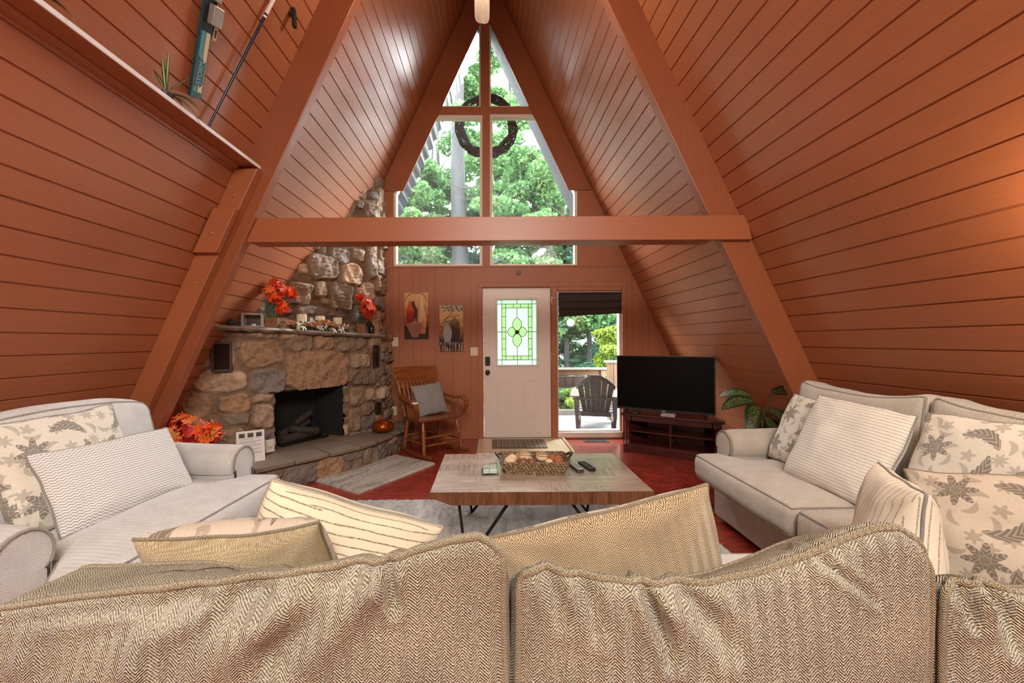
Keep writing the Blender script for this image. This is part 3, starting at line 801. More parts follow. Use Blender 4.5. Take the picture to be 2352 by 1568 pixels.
# firebox, lintel bar, logs
def fq(s, z, d): 
    p = fpl.pos(np.array([s]))[0] - fpl.nrm(np.array([(fb0 + fb1) / 2]))[0] * d
    return Vector((p[0], p[1], z))
mm = MB()
a0, a1, b0, b1 = fq(fb0, fbz0, -.005), fq(fb1, fbz0, -.005), fq(fb0 + .08, fbz0, .42), fq(fb1 - .08, fbz0, .42)
hz = Vector((0, 0, fbz1 - fbz0))
mm.add([a0, a1, b1, b0, a0 + hz, a1 + hz, b1 + hz, b0 + hz], [(0, 1, 2, 3), (4, 5, 6, 7), (3, 2, 6, 7), (0, 3, 7, 4), (1, 2, 6, 5)]).build('firebox', M['soot'], fire)
mm = MB().beam(fq(fb0 - .05, fbz1, -.012), fq(fb1 + .05, fbz1, -.012), .03, .012); mm.build('lintel_bar', M['blackmetal'], fire)
lg = plain('charred_log', lin(58, 50, 46), .9, var=.5, scale=14, bump=.8)
for sa, za, da, sb, zb_, db, r in ((.2, .07, .16, .75, .09, .2, .05), (.25, .1, .28, .7, .2, .3, .045), (.35, .17, .2, .62, .12, .12, .038), (.45, .2, .24, .7, .3, .26, .035)):
    w_ = fb1 - fb0
    a, b = fq(fb0 + w_ * sa, fbz0 + za, da), fq(fb0 + w_ * sb, fbz0 + zb_, db)
    pts = [a.lerp(b, k / 6) + Vector((nz(k, sa, 1) * .012, nz(k, sb, 2) * .012, nz(k, da, 3) * .012)) for k in range(7)]
    MB().tube(pts, [r * (1 + .15 * nz(k, sa, 5)) for k in range(7)], 10).build('log', lg, fire, smooth=True)
MB().beam(fq(fb0 + .12, fbz0 + .04, .1), fq(fb1 - .12, fbz0 + .04, .1), .02, .02).beam(fq(fb0 + .16, fbz0 + .03, .1), fq(fb0 + .16, fbz0 + .03, .33), .02, .02).beam(fq(fb1 - .16, fbz0 + .03, .1), fq(fb1 - .16, fbz0 + .03, .33), .02, .02).build('grate', M['blackmetal'], fire)
# air vents let into the stone
def stone_vent(px0, py0, px1, py1, label, d=-.052):
    a, b = fpl.hit(px0, (py0 + py1) / 2), fpl.hit(px1, (py0 + py1) / 2)
    zt_, zb2 = fpl.hit((px0 + px1) / 2, py0)[1], fpl.hit((px0 + px1) / 2, py1)[1]
    s0, s1 = min(a[0], b[0]), max(a[0], b[0]); c = (s0 + s1) / 2
    nn = fpl.nrm(np.array([c]))[0]; pc = fpl.pos(np.array([c]))[0]
    ang = math.atan2(nn[0], -nn[1])
    v = thing('wall_vent', label, 'vent', (pc[0] + nn[0] * .045, pc[1] + nn[1] * .045, (zt_ + zb2) / 2), ang)
    W, Hh = (s1 - s0), zt_ - zb2; t = min(.022, W * .2)
    out = [(-W / 2, -.02, -Hh / 2), (W / 2, -.02, -Hh / 2), (W / 2, -.02, Hh / 2), (-W / 2, -.02, Hh / 2)]
    inn = [(-W / 2 + t, -.02, -Hh / 2 + t), (W / 2 - t, -.02, -Hh / 2 + t), (W / 2 - t, -.02, Hh / 2 - t), (-W / 2 + t, -.02, Hh / 2 - t)]
    MB().prism(out, (0, .03, 0), holes=[inn]).build('frame', M['vent'], v, bevel=.003)
    m_ = MB(); n = max(4, int(Hh / .011))
    for i in range(n):
        z = -Hh / 2 + t + (Hh - 2 * t) * (i + .5) / n
        m_.box((0, -.004, z), (W - 2 * t, .012, .0035), rx(R(35)))
    m_.b2((-W / 2 + t, .004, -Hh / 2 + t), (W / 2 - t, .008, Hh / 2 - t)); m_.build('louvres', M['vent'], v)
M['vent'] = plain('brown_vent_metal', lin(64, 46, 38), .5, .3)
stone_vent(487, 785, 535, 853, 'brown louvred vent set in the stone left of the firebox')
stone_vent(852, 792, 864, 842, 'narrow dark vent at the right edge of the chimney, under the mantel')
stone_vent(857, 922, 869, 950, 'narrow dark vent at the right edge of the chimney, behind the copper pumpkin')

# ================================================================== UPHOLSTERY
def rbox(half, r, n=(10, 10, 10), deform=None):
    """rounded box as a quad mesh + the mapping used, so that welts can follow its edges"""
    hx, hy, hz_ = half
    def rnd(p):
        q = Vector((max(-hx + r, min(hx - r, p[0])), max(-hy + r, min(hy - r, p[1])), max(-hz_ + r, min(hz_ - r, p[2]))))
        dv = Vector(p) - q
        return q + dv.normalized() * r if dv.length > 1e-9 else Vector(p)
    def fn(p):
        q = rnd(p)
        return deform(q) if deform else q
    def axis(h, k):
        inner = [-(h - r) + 2 * (h - r) * i / k for i in range(k + 1)]
        return [-h, -h + r * .35, -h + r * .7] + inner + [h - r * .7, h - r * .35, h]
    ax, ay, az = axis(hx, n[0]), axis(hy, n[1]), axis(hz_, n[2])
    m = MB()
    for fixed in (0, 1, 2):
        for sgn in (-1, 1):
            A, B = [(ay, az), (ax, az), (ax, ay)][fixed]; h = (hx, hy, hz_)[fixed]
            vs = []
            for a in A:
                for b in B:
                    p = [0, 0, 0]; p[fixed] = sgn * h; o = [i for i in range(3) if i != fixed]; p[o[0]], p[o[1]] = a, b
                    vs.append(fn(p))
            m.add(vs, [tuple(f) for f in grid_faces(len(A), len(B))])
    return m, fn, (ax, ay, az)
def loop_edge(fn, axes, half, axis, sgn, out=.003):
    """closed path along the edge of face `axis`=sgn of an rbox"""
    o = [i for i in range(3) if i != axis]; A, B = axes[o[0]], axes[o[1]]
    seq = [(a, B[0]) for a in A] + [(A[-1], b) for b in B[1:]] + [(a, B[-1]) for a in A[::-1][1:]] + [(A[0], b) for b in B[::-1][1:-1]]
    pts = []
    for a, b in seq:
        p = [0, 0, 0]; p[axis] = sgn * half[axis]; p[o[0]], p[o[1]] = a, b
        q = fn(p); c = fn([x * .97 for x in p]) if False else None
        pts.append(q)
    ctr = sum(pts, Vector()) / len(pts)
    # drop near duplicates
    res = [pts[0]]
    for q in pts[1:]:
        if (q - res[-1]).length > .004: res.append(q)
    if (res[0] - res[-1]).length < .004: res.pop()
    return res
def crown(half, up=.02, front=.012, sides=.01, seed=0, wr=.004, wf=6):
    hx, hy, hz_ = half
    def d(p):
        a, b, c = p.x / hx, p.y / hy, p.z / hz_
        fa, fb, fc = max(0, 1 - a * a), max(0, 1 - b * b), max(0, 1 - c * c)
        q = Vector((p.x + sides * a * fb * fc, p.y + front * b * fa * fc, p.z + up * c * fa * fb))
        n = nz(p.x + seed, p.y, p.z, wf)
        return q + Vector((a, b, c)) * wr * n
    return d
def cushion(name, half, r, mat, parent, loc, rot=(0, 0, 0), n=(12, 6, 8), deform=None, welt=None, axis=2, wr=.0055):
    m, fn, axes = rbox(half, r, n, deform)
    o = m.build(name, mat, parent, True, uv='box', angle=0)
    o.location = loc; o.rotation_euler = rot
    if welt:
        for s_ in (-1, 1):
            MB().tube(loop_edge(fn, axes, half, axis, s_), wr, 6, True).build('welt', welt, o, True, uv='box', angle=0)
    return o
def rolled_arm(name, parent, x, y0, y1, zt, r, mat, welt, side):
    """slab with a rolled top; side = outward direction; y0 is the front"""
    prof = []
    cz_ = zt - r; w_ = r * .82
    prof.append((-w_, .04)); prof.append((-w_, cz_ - r * .3))
    for i in range(15):
        a = R(205 - 250 * i / 14)
        prof.append((r * math.cos(a) + side * .0, cz_ + r * math.sin(a)))
    prof.append((w_, cz_ - r * .5)); prof.append((w_, .04))
    n = len(prof); ks = 14; vs = []; fs = []
    for k in range(ks + 1):
        t = k / ks; y = y0 + (y1 - y0) * t
        f = 1 - .10 * math.exp(-t * 18)
        for a, b in prof:
            vs.append((x + a * f, y - .0 * t, b if b < .1 else cz_ + (b - cz_) * (f if b > cz_ else 1) + .004 * math.sin(9 * y)))
    for k in range(ks):
        for i in range(n):
            j = (i + 1) % n; fs.append((k * n + i, k * n + j, (k + 1) * n + j, (k + 1) * n + i))
    fs.append(tuple(range(n))); fs.append(tuple(ks * n + i for i in range(n))[::-1])
    o = MB().add(vs, fs).build(name, mat, parent, True, uv='box', angle=60)
    pf = [(x + a * .84, cz_ + (b - cz_) * .86 if b > .1 else b + .02) for a, b in prof]
    MB().prism([(a, y0 - .012, b) for a, b in pf], (0, .02, 0)).build('front_panel', mat, o, True, uv='box', bevel=.006, seg=2)
    MB().tube([(a * 1.0, y0 - .012, b) for a, b in pf], .0065, 6).build('welt', welt, o, True, uv='box', angle=0)
    return o
def seat_base(parent, half_w, yf, yb_, mat, zt=.33):
    m, fn, ax = rbox((half_w, (yb_ - yf) / 2, (zt - .035) / 2), .02, (16, 6, 4))
    o = m.build('base', mat, parent, True, uv='box', angle=0); o.location = (0, (yf + yb_) / 2, .035 + (zt - .035) / 2)
    for sx in (-1, 1):
        for yy in (yf + .08, yb_ - .08):
            MB().lathe([(.022, 0), (.03, .05)], 12, c=(sx * (half_w - .08), yy, 0)).build('foot', M['black'], parent)
    return o
def pillow(name, w_, h_, t_, mat, loc, yaw, lean, roll=0, back=None, welt=None, pinch=.05, seed=0, n=28, sag=.0, puff=.36, ears=0):
    """knife-edge throw pillow: width X, height Z, thickness Y (front is -Y); label set by the caller"""
    e = bpy.data.objects.new(name, None) if back else None
    def outline(s, t):
        x = w_ / 2 * s * (1 - pinch * (1 - t * t)); z = h_ / 2 * t * (1 - pinch * (1 - s * s))
        z -= sag * (1 - s * s) * max(0, t) ** 2
        z += h_ * .022 * nz(s * 1.7 + seed * 3.1, t * .6, 4) ; x += w_ * .018 * nz(t * 1.7 + seed * 2.3, s * .6, 8)
        return x, z
    def surf(s, t, sg):
        x, z = outline(s, t)
        g = ((1 - s * s) * (1 - t * t))
        y = t_ / 2 * (max(g, 0) ** puff) * (1 - .18 * t)
        k = max(g, 0) ** .5
        y += k * (.012 * nz(s * 1.5 + seed, t * 1.5, sg * 3 + seed, 1.6) + .005 * nz(s * 4 + seed, t * 4, sg, 1.5))
        # pull folds radiating from the corners
        for cx, cz_ in ((-1, -1), (-1, 1), (1, -1), (1, 1)):
            dx, dz = s - cx, t - cz_; rr_ = math.hypot(dx, dz)
            if rr_ < 1.1: y += .006 * math.sin(math.atan2(dz, dx) * 9 + seed) * max(0, 1.1 - rr_) * min(1, rr_ * 2.2) * min(1, 3 * k)
        wv = .006 * nz(s * 2 + seed * 2, t * 2, 5)
        return Vector((x, -y * sg + wv * (1 - k), z))
    pr = [math.sin(math.pi / 2 * (2 * i / n - 1)) for i in range(n + 1)]
    me = {}
    for sg in (1, -1):
        m = MB(); m.add([surf(s, t, sg) for s in pr for t in pr], [tuple(f) for f in grid_faces(n + 1, n + 1)]); me[sg] = m
    if back:
        col.objects.link(e); root = e
        me[1].build('front_panel', mat, e, True, uv=[(v[0], v[2]) for v in me[1].v], angle=0, dissolve=False)
        me[-1].build('back_panel', back, e, True, uv=[(v[0], v[2]) for v in me[-1].v], angle=0, dissolve=False)
    else:
        m = me[1]; k = len(m.v); m.add(me[-1].v, me[-1].f)
        root = m.build(name, mat, None, True, uv='box', angle=0)
    if welt:
        b = [(s, -1) for s in pr] + [(1, t) for t in pr[1:]] + [(s, 1) for s in pr[::-1][1:]] + [(-1, t) for t in pr[::-1][1:-1]]
        path = [surf(s, t, 1) for s, t in b]; res = [path[0]]
        for q in path[1:]:
            if (q - res[-1]).length > .005: res.append(q)
        if (res[0] - res[-1]).length < .005: res.pop()
        MB().tube(res, .0048, 6, True).build('piping', welt, root, True, uv='box', angle=0)
    Mx = Matrix.Rotation(yaw, 4, 'Z') @ Matrix.Rotation(lean, 4, 'X') @ Matrix.Rotation(roll, 4, 'Y')
    root.matrix_world = Matrix.Translation(Vector(loc)) @ Mx
    root.rotation_euler = Mx.to_euler(); root.location = loc
    return root

# ---- loveseat along the right wall (local -Y is its front)
ls = thing('right_sofa', 'greige herringbone sofa along the right wall, two seat cushions', 'sofa', (2.05, 2.04, 0), R(-90))
seat_base(ls, 1.03, -.38, .44, M['sofa'])
rolled_arm('arm', ls, -.97, -.32, .40, .685, .115, M['sofa'], M['welt_light'], -1)
rolled_arm('arm', ls, .97, -.32, .40, .685, .115, M['sofa'], M['welt_light'], 1)
m_, fn, _ = rbox((.86, .06, .29), .04, (8, 3, 6)); o = m_.build('back_frame', M['sofa'], ls, True, uv='box', angle=0); o.location = (0, .34, .56)
def tseat(side, half):   # T cushion: the front third widens over the arm front
    base = crown(half, .03, .02, .004, side * 3)
    def d(p):
        q = base(p)
        k = max(0, min(1, (-p.y - .20) / .06)); k = k * k * (3 - 2 * k)
        f = (p.x * side + half[0]) / (2 * half[0])
        q.x += side * .17 * k * max(0, f) ** 1.5
        return q
    return d
for s_ in (-1, 1):
    h = (.42, .44, .09)
    cushion('seat_cushion', h, .055, M['sofa'], ls, (s_ * .424, -.11, .415), (0, 0, 0), (14, 14, 5), tseat(s_, h), M['welt_light'])
def ears(half, e=.035, dip=.02, seed=0, front=.05):
    base = crown(half, .012, front, .006, seed, .007, 5)
    def d(p):
        q = base(p)
        if p.z > 0:
            t = (p.z / half[2]) ** 2; a = p.x / half[0]
            q.z += t * (e * abs(a) ** 3 - dip * (1 - a * a)) + t * .008 * nz(p.x * 4 + seed, 0, 0)
        return q
    return d
for s_, sd in ((-1, 1), (1, 4)):
    h = (.425, .095, .27)
    cushion('back_cushion', h, .05, M['sofa'], ls, (s_ * .43, .18, .755), (R(-9), 0, 0), (20, 5, 12), ears(h, .04, .02, sd), M['welt_light'], 1)

# ---- big armchair on the left
ch = thing('wide_armchair', 'off-white herringbone wide armchair at the left wall, one seat cushion', 'armchair', (-1.96, 2.06, 0), R(86))
seat_base(ch, .64, -.40, .38, M['sofawhite'])
rolled_arm('arm', ch, -.585, -.33, .36, .69, .115, M['sofawhite'], M['welt_light'], -1)
rolled_arm('arm', ch, .585, -.33, .36, .69, .115, M['sofawhite'], M['welt_light'], 1)
m_, fn, _ = rbox((.48, .06, .27), .04, (8, 3, 6)); o = m_.build('back_frame', M['sofawhite'], ch, True, uv='box', angle=0); o.location = (0, .31, .58)
h = (.465, .46, .095)
def tboth(p, half=h, base=crown(h, .035, .02, .004, 9)):
    q = base(p); k = max(0, min(1, (-p.y - .20) / .06)); k = k * k * (3 - 2 * k)
    q.x += .14 * k * p.x / half[0]; return q
cushion('seat_cushion', h, .06, M['sofawhite'], ch, (0, -.14, .415), (0, 0, 0), (18, 14, 5), tboth, M['welt_light'])
h = (.44, .10, .27)
cushion('back_cushion', h, .085, M['sofawhite'], ch, (-.03, .155, .755), (R(-10), 0, 0), (22, 5, 12), ears(h, -.045, -.012, 7, .05), M['welt_light'], 1)

# ---- long sofa in the foreground, seen from behind
fs_ = thing('long_sofa', 'tan herringbone three-cushion sofa in the foreground, seen from behind', 'sofa', (0.255, 1.05, 0), R(180))
# local: front is -Y -> world +Y ; local x = .255 - world x ; local y = 1.05 - world y
seat_base(fs_, 1.13, -.52, .42, M['sofa'])
m_, fn, _ = rbox((1.1, .05, .24), .03, (10, 3, 6)); o = m_.build('back_frame', M['tweed'], fs_, True, uv='box', angle=0); o.location = (0, .40, .50)
for s_ in (-1, 1):
    rolled_arm('arm', fs_, s_ * 1.17, -.28, .42, .60, .09, M['tweed'], M['welt'], s_)
for k in (-1, 0, 1):
    h = (.36, .45, .085)
    cushion('seat_cushion', h, .05, M['sofawhite'], fs_, (k * .725, -.13, .415), (0, 0, 0), (10, 8, 4), crown(h, .03, .02, .004, k), M['welt_light'])
def fore_cushion(wx0, wx1, prof, creases, seed, drop=((-1, .10), (1, .105))):
    """back cushion of the long sofa; world x range, top profile (world x -> z), creases on the rear face"""
    hx = (wx1 - wx0) / 2; half = (hx, .085, .30); cxw = (wx0 + wx1) / 2; zc = .70
    base = crown(half, .0, .035, .004, seed, .006, 4)
    xs = [p[0] for p in prof]; zs = [p[1] for p in prof]
    def d(p):
        q = base(p)
        X = cxw - p.x; zt = float(np.interp(X, xs, zs))
        if p.z > -.1:
            t = (p.z + .1) / (half[2] + .1); q.z += t * t * (zt - (zc + half[2]) - float(np.interp(X, [q_[0] for q_ in drop], [q_[1] for q_ in drop])) * (half[1] - p.y) / (2 * half[1]))
        Z = q.z + zc
        if p.y > 0:
            for (x0, z0, x1, z1, wd, dp) in creases:
                ex, ez = x1 - x0, z1 - z0; L2 = ex * ex + ez * ez
                t = ((X - x0) * ex + (Z - z0) * ez) / L2; tc = max(0, min(1, t))
                ds = math.hypot(X - x0 - tc * ex, Z - z0 - tc * ez)
                f = math.exp(-(ds / wd) ** 2) * (1 - .75 * tc) * max(0, min(1, (zt - Z - .004) / .03))
                sgn = ((X - x0) * ez - (Z - z0) * ex)
                q.y -= dp * f
                q.y += dp * .6 * math.exp(-((ds - 2.0 * wd) / wd) ** 2) * (1 - .75 * tc) * max(0, min(1, (zt - Z - .004) / .04))
            q.y += .006 * nz(X * 5 + seed, Z * 5, 2) * (p.y / half[1])
        return q
    m, fn, axes = rbox(half, .035, (110, 8, 76), d)
    o = m.build('back_cushion', M['tweed'], fs_, True, uv='box', angle=0)
    o.location = (.255 - cxw, 1.05 - .715, zc)
    for s2 in (-1, 1):
        MB().tube(loop_edge(fn, axes, half, 1, s2), .0062, 8, True).build('welt', M['welt'], o, True, uv='box', angle=0)
    return o
def fx(px): return (px - PX) * .625 / F
def fz(py): return CAMZ - (py - PY) * .625 / F
fore_cushion(-.80, fx(1172), [(-.80, .935), (fx(0), fz(1385)), (fx(150), fz(1365)), (fx(400), fz(1338)), (fx(700), fz(1300)), (fx(900), fz(1262)), (fx(1030), fz(1222)), (fx(1100), fz(1212)), (fx(1150), fz(1245)), (fx(1175), fz(1290))],
    [(fx(885), fz(1275), fx(905), fz(1390), 0.0088, 0.0304), (fx(560), fz(1325), fx(120), fz(1500), 0.0275, 0.0304), (fx(690), fz(1310), fx(400), fz(1480), 0.0250, 0.0342), (fx(800), fz(1290), fx(640), fz(1480), 0.0250, 0.0380), (fx(420), fz(1345), fx(0), fz(1460), 0.0225, 0.0266), (fx(300), fz(1350), fx(-60), fz(1420), 0.0175, 0.0228)], 2, ((-.8, .02), (-.55, .05), (-.35, .10), (1, .10)))
fore_cushion(fx(1170), fx(2158), [(fx(1165), fz(1345)), (fx(1200), fz(1300)), (fx(1250), fz(1292)), (fx(1330), fz(1310)), (fx(1480), fz(1332)), (fx(1620), fz(1333)), (fx(1750), fz(1305)), (fx(1860), fz(1265)), (fx(1960), fz(1222)), (fx(2020), fz(1202)), (fx(2070), fz(1200)), (fx(2120), fz(1235)), (fx(2160), fz(1300))],
    [(fx(1475), fz(1335), fx(1530), fz(1500), 0.0100, 0.0304), (fx(1560), fz(1345), fx(1660), fz(1470), 0.0163, 0.0228), (fx(1880), fz(1290), fx(2000), fz(1380), .0065, .011), (fx(1260), fz(1320), fx(1290), fz(1420), 0.0150, 0.0190), (fx(1335), fz(1330), fx(1370), fz(1440), 0.0150, 0.0190)], 5)
fore_cushion(fx(2172), 1.36, [(fx(2170), fz(1390)), (fx(2195), fz(1345)), (fx(2260), fz(1330)), (fx(2352), fz(1352)), (1.1, .955), (1.36, .97)],
    [(fx(2225), fz(1362), fx(2235), fz(1440), 0.0100, 0.0266), (fx(2290), fz(1360), fx(2320), fz(1480), 0.0150, 0.0228)], 8)

# ---- throw pillows
def P_(o, label, group='throw pillows'): tag(o, label, 'pillow'); return o
LE = -.31
# on the armchair
P_(pillow('throw_pillow', .55, .50, .15, M['floral'], (-1.985, 1.93, .765), R(86), R(-17), R(-1), None, M['welt_light'], .03, 1), 'large grey floral linen pillow leaning on the back of the left armchair')
P_(pillow('lumbar_pillow', .68, .38, .14, M['chevron'], (-1.845, 2.055, .685), R(86), R(-27), R(2), None, M['welt_light'], .03, 2), 'grey and white chevron lumbar pillow in front of the left armchair')
# on the right sofa
P_(pillow('throw_pillow', .52, .47, .15, M['floral'], (2.03, 2.60, .725), R(-90), R(-20), R(4), None, M['welt_light'], .03, 3), 'grey floral pillow against the far arm of the right sofa')
P_(pillow('throw_pillow', .54, .52, .16, M['stripe_white'], (1.93, 2.24, .745), R(-84), R(-24), R(3), None, M['welt_light'], .02, 4), 'white ticking-striped square pillow in the middle of the right sofa')
P_(pillow('throw_pillow', .56, .52, .15, M['floral'], (2.0, 1.66, .755), R(-90), R(-20), R(-2), None, M['welt_light'], .03, 5), 'large grey floral pillow at the near end of the right sofa')
P_(pillow('throw_pillow', .42, .40, .17, M['floral_near'], (1.68, 1.34, .69), R(-58), R(-20), R(-12), M['tanback'], M['welt'], .02, 6), 'floral pillow darkened for shade, tilted at the right edge, nearest the sofa corner')
# on the long sofa
P_(pillow('throw_pillow', .42, .42, .20, M['stripe_v'], (1.33, 1.35, .675), R(60), R(4), R(2), None, M['welt_light'], .03, 7), 'striped cream pillow seen edge-on behind the middle sofa cushion')
P_(pillow('throw_pillow', .44, .42, .24, M['floral_near'], (-.645, 1.12, .70), R(186), R(-32), R(4), M['tanback'], M['welt'], .04, 8, sag=.02), 'floral pillow with a plain tan back, at the left end of the long sofa')
P_(pillow('throw_pillow', .58, .38, .25, M['stripe'], (-.49, 1.31, .645), R(200), R(-6), R(-24), None, M['welt_light'], .04, 9), 'cream ticking-striped pillow sloping down beside the coffee table')
P_(pillow('throw_pillow', .57, .46, .18, M['floral_near'], (.315, 1.05, .695), R(183), R(-9), R(13), M['tweed_fine'], M['welt'], .03, 10), 'herringbone-backed pillow standing behind the gap of the two front cushions')


# ================================================================== RUGS
def rug_mat(name, light, dark, sx, sy):
    n = NT(name); v = n.coord('Object', (sx, sy, 1)); g = n.noise(v, 2.2, 4, .6, .8); f = n.noise(n.coord('Object'), 160, 3, .7); m_ = n.noise(n.coord('Object', (1, 1, 1)), 26, 3)
    k = n.math('MULTIPLY_ADD', f, .5, n.math('MULTIPLY_ADD', m_, .3, n.math('MULTIPLY', g, .7)))
    n.P(Base_Color=n.ramp(k, (.50, dark), (.66, [(a + b) / 2 for a, b in zip(light, dark)]), (.82, light)), Roughness=1, Sheen_Weight=.3); n.b.inputs['Specular IOR Level'].default_value = .05
    n.bump(n.math('ADD', f, m_), 1, .02); return n.m
M['rug'] = rug_mat('mottled_grey_shag', lin(250, 247, 242), lin(158, 152, 146), 5, 1.3)
M['rug2'] = rug_mat('streaked_grey_shag', lin(232, 222, 208), lin(92, 82, 72), 8, .7)
def rug(name, label, mat, cx, cy, w_, l_, rot, th=.022):
    nx, ny = int(w_ / .012), int(l_ / .012)
    x = np.linspace(-w_ / 2, w_ / 2, nx); y = np.linspace(-l_ / 2, l_ / 2, ny)
    X, Y = np.meshgrid(x, y, indexing='ij')
    ed = np.minimum(np.minimum(X + w_ / 2, w_ / 2 - X), np.minimum(Y + l_ / 2, l_ / 2 - Y))
    Z = th * np.clip(ed / .02, 0, 1) ** .5 + rng.uniform(-.006, .006, X.shape) * (ed > .005) + .001
    jx = rng.uniform(-.004, .004, X.shape); jy = rng.uniform(-.004, .004, X.shape)
    o = np_mesh(name, np.stack([X + jx, Y + jy, Z], -1).reshape(-1, 3), grid_faces(nx, ny), mat)
    o.location = (cx, cy, 0); o.rotation_euler = (0, 0, rot)
    return tag(o, label, 'rug')
rug('area_rug', 'large mottled grey shag rug under the coffee table', M['rug'], -.18, 2.40, 3.36, 2.06, 0)
B_, C_ = Vector((-1.126, 4.81, 0)), Vector((-.594, 4.466, 0)); dr = (C_ - B_).normalized(); pr_ = Vector((-.54, -.84, 0)).normalized()
cc = (B_ + C_) / 2 + pr_ * .52
o = rug('hearth_rug', 'small streaked grey shag rug lying in front of the stone hearth', M['rug2'], cc.x, cc.y, .62, 1.04, math.atan2(dr.y, dr.x))
def mat_mat():
    n = NT('striped_door_mat'); v = n.coord('Object'); x = n.xyz(v)
    g = n.noise(n.coord('Object', (60, .01, 1)), 1.4, 3, .6); f = n.noise(n.coord('Object', (3, 200, 1)), 2, 2)
    k = n.math('MULTIPLY_ADD', f, .15, n.math('MULTIPLY', g, .9))
    n.P(Base_Color=n.ramp(k, (.4, lin(52, 48, 46)), (.52, lin(120, 108, 92)), (.62, lin(186, 170, 146))), Roughness=.95); return n.m
mt = thing('door_mat', 'grey and tan striped door mat on the beige entry tile', 'mat', (.365, 5.29, .0125), R(0))
MB().b2((-.335, -.225, 0), (.335, .225, .006)).build('mat_field', mat_mat(), mt, bevel=.002)
MB().b2((-.34, -.232, 0), (.34, -.224, .008)).b2((-.342, -.232, 0), (-.334, .225, .008)).b2((.334, -.232, 0), (.342, .225, .008)).build('edge_binding', M['black'], mt)

# ================================================================== COFFEE TABLE and what stands on it
def parquet():
    n = NT('parquet_glare_top'); v = n.coord('Object'); x = n.xyz(v)
    br = n.n('ShaderNodeTexBrick', offset=.5); n.set(br.inputs['Vector'], v)
    for k, q in (('Scale', 1), ('Mortar Size', .0012), ('Brick Width', .26), ('Row Height', .13)): br.inputs[k].default_value = q
    br.inputs['Color1'].default_value = (.1, .1, .1, 1); br.inputs['Color2'].default_value = (.9, .9, .9, 1); br.inputs['Mortar'].default_value = (.0, .0, .0, 1)
    sw = n.math('GREATER_THAN', br.outputs[0], .5)
    ga = n.noise(n.coord('Object', (2, 40, 1)), 3, 4, .6); gb = n.noise(n.coord('Object', (40, 2, 1)), 3, 4, .6)
    ka = n.noise(n.coord('Object', (130, 9, 1)), 1.6, 2); kb = n.noise(n.coord('Object', (9, 130, 1)), 1.6, 2)
    g = n.math('ADD', n.math('MULTIPLY', ga, sw), n.math('MULTIPLY', gb, n.math('SUBTRACT', 1, sw)))
    saw = n.math('ADD', n.math('MULTIPLY', ka, sw), n.math('MULTIPLY', kb, n.math('SUBTRACT', 1, sw)))
    patch = n.noise(v, 5, 3); sm = n.math('MULTIPLY', n.math('GREATER_THAN', patch, .56), n.math('GREATER_THAN', saw, .6))
    c = n.ramp(g, (.3, lin(128, 108, 94)), (.7, lin(204, 188, 172)))  # walnut paled, window glare put into the colour
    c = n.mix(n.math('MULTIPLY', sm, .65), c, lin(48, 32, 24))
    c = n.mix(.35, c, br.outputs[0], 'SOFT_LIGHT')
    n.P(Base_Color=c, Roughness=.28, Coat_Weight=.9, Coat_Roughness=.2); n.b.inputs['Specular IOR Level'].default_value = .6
    n.bump(n.math('SUBTRACT', g, n.math('MULTIPLY', sm, .8)), .25, .003); return n.m
tx0, tx1, ty0, ty1, TZ = -.355, .950, 2.38, 3.19, .462
ct = thing('coffee_table', 'wooden parquet-top coffee table with black rod legs on the grey rug', 'coffee table', ((tx0 + tx1) / 2, (ty0 + ty1) / 2, .02))
W_, D_ = (tx1 - tx0) / 2, (ty1 - ty0) / 2
zt_ = TZ - .02
prof = [(-W_, zt_), (-W_, zt_ - .030), (-W_ + .125, zt_ - .076), (W_ - .125, zt_ - .076), (W_, zt_ - .030), (W_, zt_)]
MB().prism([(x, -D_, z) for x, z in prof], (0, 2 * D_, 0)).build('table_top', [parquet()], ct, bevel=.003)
MB().prism([(x * .998, -D_ - .0012, z) for x, z in prof], (0, .0012, 0)).build('edge_grain', wood('walnut_edge', lin(70, 42, 28), lin(128, 82, 54), 'Z', .4, 5), ct)
for sx in (-1, 1):
    for sy in (-1, 1):
        fx_, fy_ = sx * (W_ - .15), sy * (D_ - .06)
        MB().beam((sx * (W_ - .16), sy * (D_ - .10), zt_ - .076), (sx * (W_ - .21), sy * (D_ - .035), 0), .016, .016, (0, 1, 0)).build('leg', M['blackmetal'], ct)
        MB().beam((sx * (W_ - .48), sy * (D_ - .10), zt_ - .076), (sx * (W_ - .215), sy * (D_ - .035), .01), .016, .016, (0, 1, 0)).build('leg_brace', M['blackmetal'], ct)
TT = TZ
# seagrass tray basket
def rope_mat(name, a, b):
    n = NT(name); v = n.coord('Object'); x = n.xyz(v)
    w1 = n.n('ShaderNodeTexWave', wave_type='BANDS', bands_direction='DIAGONAL'); n.set(w1.inputs['Vector'], v); w1.inputs['Scale'].default_value = 26; w1.inputs['Distortion'].default_value = 7; w1.inputs['Detail'].default_value = 2; w1.inputs['Detail Scale'].default_value = 3
    g = n.noise(v, 120, 3, .6); k = n.math('MULTIPLY_ADD', g, .7, n.math('MULTIPLY', w1.outputs['Fac'], .5))
    n.P(Base_Color=n.ramp(k, (.3, b), (.8, a)), Roughness=.8); n.bump(k, 1, .01); return n.m
M['rope'] = rope_mat('brown_seagrass', lin(190, 160, 122), lin(60, 40, 26))
bk = thing('woven_basket', 'oblong brown seagrass basket in the middle of the coffee table', 'basket', (.295, 2.80, TT), R(-1))
